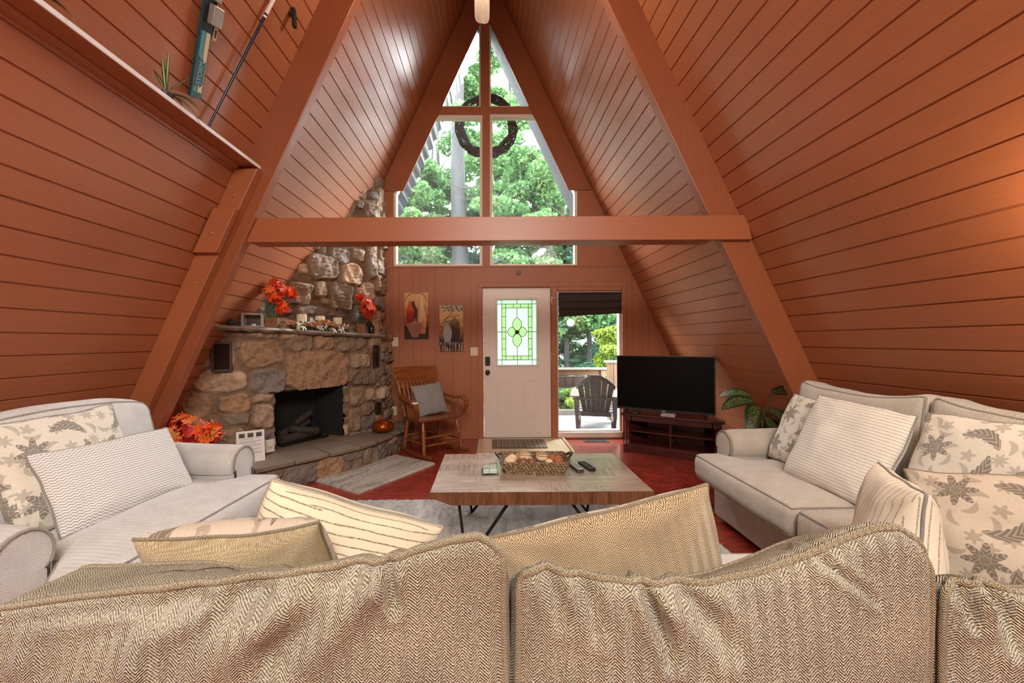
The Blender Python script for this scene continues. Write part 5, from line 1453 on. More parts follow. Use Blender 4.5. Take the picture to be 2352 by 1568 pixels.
for (y0, y1, z1, w1) in ((.40, .50, .06, .07), (.52, .60, .04, .06)): mm.prism([SK(-w1 / 2 + .02, y0, .019), SK(w1 / 2 + .02, y0, .019), SK(w1 / 2 + .02, y1, .019), SK(-w1 / 2 + .02, y1, .019)], Ms @ Vector((0, 0, z1 - .019)))
mm.build('binding', plain('silver_binding', lin(176, 172, 164), .35, .6), sk, bevel=.006)
MB().prism([SK(skw * .55, .33, .01), SK(skw * .9, .33, .01), SK(skw * .9, .43, .01), SK(skw * .55, .43, .01)], Ms @ Vector((0, 0, .012)), holes=[[SK(skw * .64, .345, .01), SK(skw * .82, .345, .01), SK(skw * .82, .39, .01), SK(skw * .64, .39, .01)]]).build('brake_arm', plain('silver_brake', lin(170, 160, 140), .4, .5), sk, bevel=.002)
pa, pb = on_slope(2.60, 2.665, .03), on_slope(2.67, 3.95, .03)
pl_ = thing('ski_pole', 'navy ski pole with a white band hung on the upper left slope', 'ski pole')
MB().tube([pa, pb], [.007, .011], 12).build('shaft', navy, pl_, True)
for t0, t1, m_ in ((.62, .705, M['white']), (.715, .725, M['white']), (.60, .61, M['white'])): MB().tube([pa.lerp(pb, t0), pa.lerp(pb, t1)], .0116, 12).build('band', m_, pl_, True)
hk = on_slope(2.86, 3.63, .0)
tag(MB().beam(hk, hk + Vector((.03, 0, -.015)), .03, .02).beam(hk + Vector((.03, 0, .04)), hk + Vector((.035, 0, -.09)), .034, .024).build('pole_grip', M['black'], bevel=.004), 'short dark pole grip at the top edge, left of the rafter', 'pole grip')
# plants
def blade_leaf(m, base, dirv, length, width, droop, up=.6, seg=7, fold=.25, mi=0, tilt=0):
    dirv = Vector(dirv).normalized(); side = dirv.cross(Vector((0, 0, 1)))
    side = side.normalized() if side.length > .01 else Vector((1, 0, 0))
    side = (side + Vector((0, 0, tilt * side.y))).normalized()
    vs = []
    for i in range(seg + 1):
        t = i / seg; c = Vector(base) + dirv * (length * (t * (1 - .25 * droop * t))) + Vector((0, 0, length * (up * t - droop * t * t)))
        wd = width * (math.sin(math.pi * (t * .86 + .12)) ** .8) * .5 if t < 1 else .0005
        vs += [c - side * wd + Vector((0, 0, wd * fold)), c, c + side * wd + Vector((0, 0, wd * fold))]
    fs = []
    for i in range(seg):
        for j in range(2): fs.append((i * 3 + j, i * 3 + j + 1, i * 3 + 4 + j, i * 3 + 3 + j))
    uv = []
    for i in range(seg + 1): uv += [(0, i / seg), (.5, i / seg), (1, i / seg)]
    if m.uv is None: m.uv = []
    m.uv += uv
    return m.add(vs, fs, mi)
def leaf_mat(name, c, mid, kind='stripe'):
    n = NT(name); t = n.n('ShaderNodeTexCoord'); x = n.xyz(t.outputs['UV'])
    d = n.math('ABSOLUTE', n.math('SUBTRACT', x[0], .5))
    if kind == 'stripe': k = n.math('LESS_THAN', d, .2)
    else:
        g = n.math('SINE', n.math('MULTIPLY_ADD', x[1], 70, n.math('MULTIPLY', d, -60)))
        nn_ = n.noise(n.coord('Object'), 60, 3)
        k = n.math('MULTIPLY', n.math('GREATER_THAN', n.math('MULTIPLY_ADD', nn_, 2.4, g), 2.0), n.math('LESS_THAN', d, .30))
    n.P(Base_Color=n.mix(k, c, mid), Roughness=.4); n.b.inputs['Subsurface Weight'].default_value = 0; return n.m
spid = leaf_mat('variegated_spider_leaf', lin(70, 98, 42), lin(196, 204, 160)); dief = leaf_mat('dieffenbachia_leaf', lin(26, 48, 22), lin(158, 162, 92), 'mottle')
def spider(loc, label, seed, dirs):
    r = random.Random(seed); t = thing('spider_plant', label, 'plant', loc)
    MB().lathe([(.028, 0), (.036, .05), (.034, .05), (.028, .045), (0, .045)], 18).build('pot', plain('dark_pot', (.03, .03, .03), .5), t, True)
    for (dx, dy, L, up, dr_) in dirs:
        m_ = MB(); blade_leaf(m_, (0, 0, .045), (dx, dy, .01), L, .017, dr_, up); o = m_.build('leaf', spid, t, True, uv=m_.uv, angle=0, dissolve=False)
    return t
spider((-1.765, 2.24, ZS), 'small variegated spider plant on the shelf edge below the ski', 3, [(.5, -.8, .16, 1.1, .3), (.1, -.1, .12, 1.5, .1), (.5, .2, .12, 1.2, .2), (.7, .75, .2, .55, .75), (.5, 1, .21, .5, .55), (.8, .4, .17, .4, .7), (-.1, 1, .17, .6, .5), (.2, -.9, .14, .9, .5), (1, .9, .22, .2, .9)])
spider((-1.765, 1.585, ZS), 'second variegated spider plant on the shelf, at the top left corner', 5, [(.5, -.4, .13, .8, .6), (.7, .3, .13, .6, .6), (.6, .7, .16, .3, .7), (.2, .9, .15, .6, .6), (.9, .0, .12, .7, .9)])
dp = thing('dieffenbachia', 'dark green plant with pale-mottled leaves behind the right sofa', 'plant', (2.36, 3.56, .20))
MB().lathe([(.10, -.20), (.125, .22), (.135, .24), (.12, .24), (.11, .2), (0, .2)], 24).build('pot', plain('grey_pot', lin(96, 84, 76), .6), dp, True)
for i, (dx, dy, L, wd, up, dr_, z0) in enumerate([(-1, -.1, .30, .13, .25, .45, .62), (-.75, -.65, .28, .15, .0, .7, .58), (1, -.25, .30, .13, .25, .35, .70), (.15, -1, .24, .13, .1, .8, .56), (-.5, .4, .26, .12, .4, .5, .66), (.5, -.8, .26, .13, .0, .8, .54), (-.2, -1, .24, .13, -.1, .6, .50)]):
    m_ = MB(); d_ = Vector((dx, dy, 0)).normalized(); base = (d_.x * .08, d_.y * .08, z0 - .02)
    blade_leaf(m_, base, d_, L * 1.1, wd * .95, dr_, up, 12, .12, 0, .9)
    lf = m_.build('leaf', dief, dp, True, uv=m_.uv, angle=0, dissolve=False)
    MB().tube([(0, 0, .2), (d_.x * .03, d_.y * .03, z0 * .7), base], [.01, .007, .004], 6).build('stem', plain('leaf_stalk', lin(48, 72, 36), .5), lf, True)

# ================================================================== MANTEL AND HEARTH DECOR
def mpos(px, py=745, back=.12):
    """a spot on the mantel slab under a pixel column, `back` metres behind its front edge"""
    s_, z_ = ml.hit(px, py); P0 = ml.pos(np.array([s_]))[0]
    # slide backwards along the sight line
    d_ = np.array(P0) / np.linalg.norm(P0); N0 = ml.nrm(np.array([s_]))[0]
    k = back / max(.3, -float(d_ @ N0)); Q = P0 + d_ * k
    return Vector((Q[0], Q[1], 1.50 - .075 * s_ / ml.L[-1] + .001))
MANG = math.atan2(1.46, .96)
def maple(m, c, size, R_, mi=0):
    """one lobed autumn leaf, cupped, centre at c"""
    pts = [(0, -.5), (.10, -.22), (.42, -.30), (.30, -.05), (.52, .12), (.24, .16), (.26, .42), (.10, .30), (0, .62), (-.10, .30), (-.26, .42), (-.24, .16), (-.52, .12), (-.30, -.05), (-.42, -.30), (-.10, -.22)]
    vs = [Vector((0, 0, 0))] + [Vector((x, y, .22 * (x * x + y * y) * (1 if abs(x) > .2 else .4))) for x, y in pts]
    n = len(pts)
    m.add([R_ @ (v * size) for v in vs], [(0, i + 1, (i + 1) % n + 1) for i in range(n)], mi, o=c)
def leafm(name, cs):
    n = NT(name); g = n.n('ShaderNodeNewGeometry'); n.P(Base_Color=n.ramp(g.outputs['Random Per Island'], *[(i / max(1, len(cs) - 1), c) for i, c in enumerate(cs)]), Roughness=.6); return n.m
M['autumn'] = leafm('orange_autumn_leaf', [lin(196, 36, 20), lin(232, 62, 24), lin(242, 92, 30), lin(238, 128, 50), lin(214, 44, 30)])
M['autumn2'] = leafm('crimson_and_orange_leaf', [lin(150, 20, 40), lin(190, 30, 46), lin(226, 60, 30), lin(240, 110, 40), lin(232, 180, 90), lin(206, 34, 30)])
M['stalk'] = plain('dry_green_stalk', lin(84, 92, 66), .8, var=.3); M['lav'] = plain('purple_grey_sprig', lin(120, 110, 124), .8)
M['wicker'] = rope_mat('tan_wicker', lin(176, 128, 86), lin(104, 66, 40))
def rrot(r): return Matrix.Rotation(r.uniform(0, 6.28), 3, 'Z') @ Matrix.Rotation(r.uniform(-1.3, 1.3), 3, 'X') @ Matrix.Rotation(r.uniform(-1, 1), 3, 'Y')
def bouquet(parent, blobs, seed, size, mat, per=9):
    per = int(per * 1.5); blobs = [(c, q * 1.2) for c, q in blobs]
    r = random.Random(seed)
    for c, rad in blobs:
        m = MB()
        for _ in range(per):
            v = Vector((r.gauss(0, 1), r.gauss(0, 1), r.gauss(0, 1))).normalized() * rad * r.uniform(.3, 1.0)
            R_ = v.to_track_quat('Z', 'Y').to_matrix() @ Matrix.Rotation(r.uniform(0, 6.28), 3, 'Z') @ Matrix.Rotation(r.uniform(-.6, .6), 3, 'X')
            maple(m, Vector(c) + v, size * r.uniform(.75, 1.15), R_)
        m.build('leaf_cluster', mat, parent, dissolve=False)
def sprigs(parent, base, n, seed, L, mat, spread=.6, up=.8, dirx=0, rad=.0016):
    r = random.Random(seed); m = MB()
    for _ in range(n):
        d_ = Vector((r.gauss(dirx, spread), r.gauss(0, spread), up)).normalized(); b = Vector(base); e_ = b + d_ * L * r.uniform(.7, 1.1)
        mid = b.lerp(e_, .6) + Vector((0, 0, .02)); m.tube([b, mid, e_ + Vector((d_.x * .02, d_.y * .02, -.01))], [rad, rad, rad * .6], 4)
        for k in range(5): m.ball(mid.lerp(e_, k / 5) + Vector((r.uniform(-.006, .006), r.uniform(-.006, .006), 0)), rad * 2.2, 5, 4)
    m.build('sprig', mat, parent)
# lantern
q = mpos(583, 742, .09)
ln_ = thing('lantern', 'small grey-washed wooden lantern box with glass sides on the mantel', 'lantern', tuple(q), MANG - R(38))
gw = plain('grey_washed_wood', lin(150, 146, 142), .7, var=.25, scale=20); lw_, lh = .092, .125
m_ = MB().b2((-lw_, -.065, 0), (lw_, .065, .012)).b2((-lw_, -.065, lh - .012), (lw_, .065, lh)).b2((-.03, -.02, lh), (.03, .02, lh + .008)); m_.build('base_and_lid', gw, ln_, bevel=.003)
for sx in (-1, 1):
    for sy in (-1, 1): MB().box((sx * (lw_ - .01), sy * .055, lh / 2), (.024, .018, lh - .024)).build('post', gw, ln_, bevel=.002)
MB().b2((-lw_ + .018, -.058, .012), (lw_ - .018, -.056, lh - .012)).build('glass', M['clearglass'], ln_)
for q_ in (-1, 1): MB().b2((q_ * (lw_ - .009) - .001, -.046, .012), (q_ * (lw_ - .009) + .001, .046, lh - .012)).build('glass', M['clearglass'], ln_)
MB().b2((-lw_ + .02, .044, .012), (lw_ - .02, .05, lh - .012)).build('rear_panel', plain('dark_lantern_back', lin(70, 66, 66), .6), ln_)
MB().lathe([(.022, .012), (.022, .03), (0, .03)], 16).build('tea_light', plain('white_wax', lin(226, 222, 210), .5), ln_, True)
# pine cone / wire ornament
q = mpos(532, 742, .06); r = random.Random(4)
pc = thing('pine_cone_ornament', 'small frosted dark pine cone ornament at the left end of the mantel', 'ornament', tuple(q))
m_ = MB(); m_.ball((0, 0, .032), (.022, .022, .03), 12, 8)
for i in range(46):
    a = i * 2.4; z = .008 + .052 * i / 46; rr_ = .03 * math.sin(math.pi * (.15 + .8 * i / 46)) + .004
    m_.box((0, 0, 0), (.012, .004, .008), rz(a), o=(rr_ * math.cos(a), rr_ * math.sin(a), z))
m_.build('cone', plain('frosted_cone', lin(70, 68, 70), .8, var=.6, scale=50), pc)
m_ = MB()
for i in range(7): m_.tube([(.02, 0, .01), (.05 + r.uniform(-.02, .02), r.uniform(-.02, .02), .012), (.075 + r.uniform(-.03, .01), r.uniform(-.03, .03), .003)], .0014, 4)
m_.build('twig', M['stalk'], pc)
# leaf bouquets in baskets
q = mpos(622, 745, .09)
fb = thing('leaf_bouquet', 'orange silk maple leaves over bundled stalks in a square wicker basket, left on the mantel', 'flower arrangement', tuple(q), MANG - R(30))
MB().prism([(-.058, -.05, 0), (.058, -.05, 0), (.058, .05, 0), (-.058, .05, 0)], (0, 0, .10), holes=[[(-.05, -.042, 0), (.05, -.042, 0), (.05, .042, 0), (-.05, .042, 0)]]).b2((-.05, -.042, .002), (.05, .042, .01)).build('basket', M['wicker'], fb, bevel=.003)
m_ = MB(); r = random.Random(8)
for i in range(70):
    x, y = r.uniform(-.042, .042), r.uniform(-.036, .036); m_.tube([(x, y, .01), (x * 1.15, y * 1.15, .20), (x * 1.4 + .02, y * 1.4, .28 + r.uniform(-.03, .03))], .0028, 5)
m_.build('stalks', M['stalk'], fb)
bouquet(fb, [((-.02, -.05, .37), .05), ((.04, -.04, .42), .06), ((.0, -.07, .32), .05), ((.09, -.05, .38), .055), ((.15, -.04, .36), .045), ((.05, -.09, .29), .05), ((.10, -.11, .20), .05), ((.19, -.04, .33), .035)], 21, .105, M['autumn'], 7)
sprigs(fb, (.0, -.03, .24), 9, 3, .09, M['lav'], .3, .5, -.8); sprigs(fb, (.06, -.02, .24), 6, 4, .14, M['lav'], .3, .2, 1.0)
q = mpos(828, 745, .12)
fb2 = thing('leaf_bouquet', 'red-orange silk leaves in a wicker basket at the right end of the mantel', 'flower arrangement', tuple(q), MANG - R(30))
MB().prism([(-.055, -.045, 0), (.055, -.045, 0), (.055, .045, 0), (-.055, .045, 0)], (0, 0, .115), holes=[[(-.047, -.037, 0), (.047, -.037, 0), (.047, .037, 0), (-.047, .037, 0)]]).b2((-.047, -.037, .002), (.047, .037, .01)).build('basket', M['wicker'], fb2, bevel=.003)
m_ = MB()
for i in range(46):
    x, y = r.uniform(-.04, .04), r.uniform(-.034, .034); m_.tube([(x, y, .01), (x * 1.2 + .01, y * 1.2, .16), (x * 1.5 + .06, y * 1.5, .24 + r.uniform(-.03, .03))], .0028, 5)
m_.build('stalks', M['stalk'], fb2)
bouquet(fb2, [((.00, -.03, .43), .035), ((.07, -.03, .37), .055), ((.10, -.05, .31), .06), ((.04, -.06, .30), .05), ((.13, -.03, .27), .05), ((.08, -.06, .24), .05)], 31, .10, M['autumn'], 7)
sprigs(fb2, (.05, 0, .2), 10, 7, .16, M['lav'], .4, .3, .9); sprigs(fb2, (.0, 0, .18), 7, 8, .1, plain('white_sprig', lin(200, 200, 196), .8), .4, .2, -.2)
q = mpos(853, 752, .12)
o = MB().lathe([(0, 0), (.034, 0), (.036, .01), (.036, .09), (.028, .11), (.014, .125), (.014, .145), (0, .145)], 18).build('dark_bottle', plain('black_bottle_glass', (.012, .014, .012), .15), None, True); o.location = q
tag(o, 'dark glass bottle at the right end of the mantel', 'bottle')
# candle centrepiece: three glass cylinders in a garland
wax = plain('ivory_wax', lin(236, 222, 190), .5); wax.node_tree.nodes['Principled BSDF'].inputs['Subsurface Weight'].default_value = .15
for i, (px, hgt, lab) in enumerate(((693, .115, 'ivory candle in a clear glass cylinder, left of three on the mantel'), (735, .122, 'ivory candle in a clear glass cylinder, middle of three on the mantel'), (775, .105, 'ivory candle in a clear glass cylinder, right of three on the mantel'))):
    q = mpos(px, 745, .12)
    t = thing('candle_holder', lab, 'candle', (q.x, q.y, q.z), group='glass-cylinder candles on the mantel')
    rr_ = .066; z0 = .085
    MB().lathe([(rr_ - .003, z0), (rr_ - .003, z0 + hgt), (rr_, z0 + hgt), (rr_, z0), (rr_ * .5, 0), (0, 0), (0, .006), (rr_ * .45, .008), (rr_ - .003, z0)], 28).build('glass_cylinder', M['clearglass'], t, True)
    MB().lathe([(0, z0 + .004), (.050, z0 + .004), (.051, z0 + .074), (.044, z0 + .079), (.012, z0 + .074), (0, z0 + .073)], 24).build('pillar_candle', wax, t, True)
    MB().tube([(0, 0, z0 + .07), (.001, 0, z0 + .086)], .0015, 5).build('wick', M['black'], t)
ga = mpos(726, 745, .09)
gl_ = thing('garland', 'garland of peach silk flowers, white berries and pale leaves along the mantel', 'garland')
r = random.Random(12)
peach = leafm('peach_petal', [lin(224, 164, 116), lin(236, 186, 142), lin(246, 212, 178)]); white_b = plain('white_berry', lin(228, 222, 214), .5); gold_l = leafm('pale_olive_leaf', [lin(150, 130, 70), lin(200, 190, 130), lin(216, 208, 170), lin(120, 116, 60)])
def gp(px, up, back): q = mpos(px, 745, back); return Vector((q.x, q.y, q.z + up))
def rose(c, rad, parent):
    m = MB()
    for ring_ in range(3):
        for k in range(5):
            a = k * 1.257 + ring_ * .6; tilt = .35 + .35 * ring_; rr_ = rad * (.45 + .3 * (2 - ring_))
            R_ = rz(a) @ rx(tilt)
            vs = []; 
            for i in range(4):
                for j in range(4): x, y = (-1 + 2 * i / 3) * rr_ * .75 * math.sin(.6 + j * .6), j / 3 * rr_; vs.append(R_ @ Vector((x, y, .25 * rr_ * (x / rr_) ** 2 + .15 * y)))
            m.add(vs, [tuple(f) for f in grid_faces(4, 4)], o=c)
    m.build('silk_flower', peach, parent, True, angle=0)
for px, up, back, rad in ((668, .045, .08, .065), (722, .04, .03, .07), (742, .075, .05, .08), (756, .06, .04, .075), (730, .03, .04, .06), (772, .05, .06, .065), (790, .04, .07, .055), (706, .045, .07, .055), (650, .03, .09, .04)): rose(gp(px, up, back), rad, gl_)
for px, up, back, n in ((690, .05, .07, 16), (735, .035, .02, 12), (705, .06, .1, 10), (717, .10, .14, 12), (757, .09, .13, 10), (783, .03, .05, 10), (795, .07, .08, 10), (745, .03, .03, 8), (668, .06, .1, 8)):
    m_ = MB()
    for _ in range(n): m_.ball(gp(px + r.uniform(-6, 6), up + r.uniform(-.02, .03), back + r.uniform(-.02, .02)), r.uniform(.008, .013), 6, 5)
    m_.build('berry_cluster', white_b, gl_, True, angle=0)
for px, dx, n in ((652, -1, 7), (805, 1, 6), (752, .2, 7), (690, -.3, 4), (770, .4, 4)):
    m_ = MB()
    for _ in range(n):
        d_ = Vector((dx * .55 + r.uniform(-.3, .3), dx * .8 + r.uniform(-.3, .3), 0)) + (Vector((.5, -.35, 0)) if abs(dx) < 1 else Vector())
        blade_leaf(m_, gp(px, .03, .05), d_, r.uniform(.09, .15), .03, .7, .35, 5)
    m_.uv = None; m_.build('leaf_spray', gold_l, gl_, True, angle=0)
# hearth: copper pumpkin, notice sheet, dimmer plate, flower can
q = atz(881, 978, ZH); q.z = ZH + .004
pk = thing('copper_pumpkin', 'glossy copper flattened pumpkin vase on the right of the hearth', 'pumpkin', (-1.295, 4.93, ZH + .007)); pk.scale = (.88, .88, 1)
cop = plain('copper_lacquer', lin(168, 80, 24), .22, .75)
MB().lathe([(.05, 0), (.10, .008), (.145, .04), (.152, .075), (.13, .11), (.08, .135), (.03, .145), (.018, .15), (.012, .175), (.008, .185), (0, .186)], 36, warp=lambda a: 1 + .012 * math.cos(9 * a)).build('body', cop, pk, True, angle=0)
MB().tube([(0, 0, .18), (.006, 0, .20), (.012, .004, .212)], .006, 8).build('stem', cop, pk, True)
s0, zc0 = fpl.hit(558, 1020); P0 = fpl.pos(np.array([s0]))[0]; N0 = fpl.nrm(np.array([s0]))[0]
pp = thing('notice_sheet', 'white printed notice sheet propped against the stone left of the firebox', 'notice', (P0[0] + N0[0] * .18, P0[1] + N0[1] * .18, ZH + .004), (R(-14), 0, math.atan2(N0[0], -N0[1]) - R(17)))
MB().b2((-.112, 0, 0), (.112, .004, .285)).build('paper', plain('white_paper', lin(236, 230, 228), .6), pp)
m_ = MB()
for c in (-.068, 0, .068): m_.b2((c - .024, -.0012, .225), (c + .024, -.0004, .265))
m_.build('printed_pictures', plain('grey_print', lin(96, 90, 90), .7), pp)
m_ = MB()
for c in (-.068, 0, .068): m_.tube([(c - .018, -.0018, .228), (c - .009, -.0018, .246), (c, -.0018, .252), (c + .009, -.0018, .246), (c + .018, -.0018, .228)], .003, 4); m_.lathe([(0, 0), (.006, 0), (.006, .001), (0, .001)], 8, c=(c, -.0012, .234), M=rx(R(90)))
m_.build('printed_arches', plain('black_print', (.03, .03, .03), .7), pp)
m_ = MB(); r = random.Random(2); z = .213
for par in (2, 3, 4, 3, 4, 1):
    for k in range(par):
        x0 = -.09 + r.uniform(0, .012); xe = .09 - (r.uniform(.03, .09) if k == par - 1 else r.uniform(0, .01))
        x = x0
        while x < xe: w_ = r.uniform(.004, .013); m_.b2((x, -.0012, z), (min(x + w_, xe), -.0004, z + .0028)); x += w_ + .003
        z -= .0075
    z -= .008
m_.build('printed_lines', plain('grey_text', lin(120, 112, 112), .7), pp)
s0, zc0 = fpl.hit(612, 1022); P0 = fpl.pos(np.array([s0]))[0]; N0 = fpl.nrm(np.array([s0]))[0]
dm = thing('dimmer_plate', 'white plate with a round dial on the stone beside the firebox', 'switch', (P0[0] + N0[0] * .06, P0[1] + N0[1] * .06, zc0), math.atan2(N0[0], -N0[1]))
MB().b2((-.045, -.006, -.06), (.045, .02, .06)).build('cover_plate', plain('white_plate', lin(226, 216, 212), .4), dm, bevel=.003)
MB().lathe([(.018, 0), (.016, .016), (.006, .018), (0, .018)], 16, c=(0, -.006, .0), M=rx(R(90))).build('dial', M['ivory'], dm, True)
m_ = MB()
for k in range(9): a = R(-130 + 32.5 * k); m_.box((.026 * math.sin(a), -.0065, .026 * math.cos(a)), (.003, .001, .003))
m_.build('dial_marks', M['bronze'], dm)
q = atz(410, 1021, .60)
fl_ = thing('leaf_bouquet', 'crimson and orange silk leaves in a grey watering can behind the left armchair', 'flower arrangement', (q.x - .10, q.y + .25, .25 + .004 if False else ZH + .006))
wc = plain('galvanised_grey', lin(110, 112, 112), .5, .4)
MB().lathe([(.085, 0), (.10, .02), (.088, .22), (.09, .24), (.082, .24), (.08, .2), (0, .2)], 24).build('watering_can', wc, fl_, True)
MB().tube([(.088, 0, .06), (.15, -.02, .08), (.17, -.03, .16), (.14, -.02, .21), (.09, 0, .22)], .012, 8).build('can_handle', wc, fl_, True)
bouquet(fl_, [((-.12, -.03, .37), .09), ((-.02, -.08, .40), .10), ((.09, -.06, .38), .10), ((.17, -.05, .35), .08), ((.03, -.12, .32), .08), ((-.06, -.12, .31), .08), ((.12, -.10, .28), .06), ((-.10, 0, .45), .06), ((.22, -.06, .38), .05)], 41, .13, M['autumn2'], 11)
m_ = MB(); r = random.Random(15)
for _ in range(14): blade_leaf(m_, (r.uniform(-.05, .05), -.06, .24), (r.uniform(-1, 1), -.8, 0), .14, .05, .8, .5, 5)
m_.uv = None; m_.build('green_leaves', leafm('olive_green_leaf', [lin(70, 84, 44), lin(110, 112, 60), lin(150, 140, 80)]), fl_, True, angle=0)

# ================================================================== OUTDOORS
# roof overhang: ribbed metal underside (left), dark board (right)
YE = 6.9
vs = []; n = 150
for i in range(n + 1):
    z = 0 + (APEX + .1) * i / n; d_ = .02 + .03 * math.sin(z / .155 * 6.283)
    for y in (YW + .16, YE): vs.append((XC - hw(z) - d_, y, z))
rib = plain('ribbed_roof_metal', lin(36, 39, 50), .35, .1)
struct(MB().add(vs, [(2 * i, 2 * i + 1, 2 * i + 3, 2 * i + 2) for i in range(n)]).build('trim_13', rib, smooth=True, angle=0))
drk = plain('dark_eave_board', lin(34, 35, 42), .8, var=.2)
for k, s in ((14, 1), (15, -1)):
    w0 = .0 if s > 0 else -.06
    struct(MB().prism([(XC + s * (hw(-.1) - w0), YW + .16 if s > 0 else YE - .03, -.1), (XC, YW + .16 if s > 0 else YE - .03, APEX - (w0 / SL)), (XC, YW + .16 if s > 0 else YE - .03, APEX + .2), (XC + s * (hw(-.1) + .08), YW + .16 if s > 0 else YE - .03, -.1)], (0, YE - YW - .16 if s > 0 else .03, 0)).build('trim_%d' % k, drk))
# deck, railing, chair
ZD = -.10
deck_m = plain('grey_deck_boards', lin(120, 118, 117), .8, var=.15, scale=6)
dk_ = MB()
for i in range(17): dk_.b2((-3.6, YW + .17 + i * .142, ZD - .04), (4.4, YW + .17 + i * .142 + .136, ZD))
struct(dk_.build('floor_deck', deck_m))
YRL = 7.93
rl = thing('deck_railing', 'pine deck railing with black wire mesh beyond the side window', 'railing')
MB().b2((-3.6, YRL - .07, .775), (2.33, YRL + .07, .812)).build('top_rail', plain('pale_rail_cap', lin(120, 112, 100), .7, var=.2), rl, bevel=.004)
MB().b2((-3.6, YRL - .02, .67), (2.33, YRL + .02, .775)).build('rail_beam', M['railwood'], rl, bevel=.003)
MB().b2((-3.6, YRL - .03, ZD - .02), (4.4, YRL + .03, ZD + .10)).build('kick_board', plain('grey_kick_board', lin(120, 114, 108), .8, var=.2), rl, bevel=.003)
for x in (-3.2, -1.7, 2.18): MB().b2((x - .045, YRL - .045, ZD), (x + .045, YRL + .045, .76)).build('baluster_post', M['deckwood'], rl, bevel=.004)
mm = MB()
for i in range(58): x = -3.55 + i * .1; mm.tube([(x, YRL + .01, ZD + .08), (x, YRL + .01, .68)], .0028, 4)
for i in range(8): z = ZD + .12 + i * .095; mm.tube([(-3.55, YRL + .012, z), (2.3, YRL + .012, z)], .0028, 4)
mm.build('wire_mesh', M['blackmetal'], rl)
ps = thing('deck_post', 'thick pine deck post with a flat cap behind the television', 'post', (2.26, 7.5, ZD))
MB().b2((-.10, -.09, 0), (.10, .09, 1.03)).build('shaft', M['deckwood'], ps, bevel=.006)
MB().b2((-.145, -.12, 1.03), (.13, .12, 1.065)).build('cap', plain('pale_post_cap', lin(120, 106, 92), .7, var=.2), ps, bevel=.004)
hb = thing('hanging_planter', 'coir-lined half-round planter hanging on the deck railing', 'planter', (1.42, YRL - .10, .66))
vs = []; fs = []
for i in range(9):
    for j in range(9):
        a = math.pi * i / 8; b = math.pi / 2 * j / 8; vs.append((-.42 * math.cos(a) * math.cos(b * .9) if True else 0, -.16 * math.sin(a) * math.cos(b * .9), -.22 * math.sin(b)))
MB().add(vs, [tuple(f) for f in grid_faces(9, 9)]).build('coir_liner', plain('coir', lin(72, 54, 46), .95, var=.5, scale=60, bump=.8), hb, True, angle=0)
mm = MB().tube([(-.42 * math.cos(math.pi * i / 16), -.16 * math.sin(math.pi * i / 16), .005) for i in range(17)], .007, 6)
for i in (3, 6, 8, 10, 13): a = math.pi * i / 16; mm.tube([(-.42 * math.cos(a) * math.cos(b), -.165 * math.sin(a) * math.cos(b), -.225 * math.sin(b)) for b in [math.pi / 2 * k / 8 for k in range(9)]], .004, 5)
mm.build('wire_frame', M['blackmetal'], hb)
# adirondack chair seen from behind
ac = thing('adirondack_chair', 'grey-brown slatted deck chair outside, seen from behind', 'deck chair', (1.80, 6.98, ZD), R(165.5))   # local -Y is its front
acm = plain('taupe_resin', lin(62, 54, 50), .55, var=.08, scale=30); act = plain('pale_resin_top', lin(84, 74, 70), .4)
def bk(z): return .22 + (z - .28) * .42   # back rake: y at height
for i in range(6):
    t = (i - 2.5) / 2.5; wb, wt = .033, .047
    xb_, xt_ = t * .165, t * .245; ztop = .90 - .17 * t * t
    vs = []
    for x, z, w2 in ((xb_, .20, wb), (xt_, ztop, wt)):
        for sx in (-1, 1):
            for yy in (0, .018): vs.append((x + sx * w2, bk(z) + yy + .03 * (1 - t * t), z))
    MB().add(vs, [(0, 1, 3, 2), (4, 6, 7, 5), (0, 2, 6, 4), (1, 5, 7, 3), (0, 4, 5, 1), (2, 3, 7, 6)]).build('back_slat', acm, ac, bevel=.004)
mm = MB(); pts = []
for i in range(21):
    t = -1 + 2 * i / 20; pts.append(((t * .30), bk(.84) + .03 * (1 - t * t) + .026, .865 - .17 * t * t))
vs = []
for x, y, z in pts: vs += [(x, y, z - .045), (x, y, z + .03), (x, y + .022, z + .03), (x, y + .022, z - .045)]
MB().add(vs, [(i * 4 + j, i * 4 + (j + 1) % 4, i * 4 + 4 + (j + 1) % 4, i * 4 + 4 + j) for i in range(20) for j in range(4)] + [(3, 2, 1, 0), (80, 81, 82, 83)]).build('top_rail', acm, ac, bevel=.004)
MB().b2((-.36, bk(.50) + .03, .47), (.36, bk(.50) + .06, .515)).build('arm_rail', acm, ac, bevel=.004)
MB().b2((-.24, bk(.24) + .03, .19), (.24, bk(.24) + .055, .26)).build('lower_rail', acm, ac, bevel=.004)
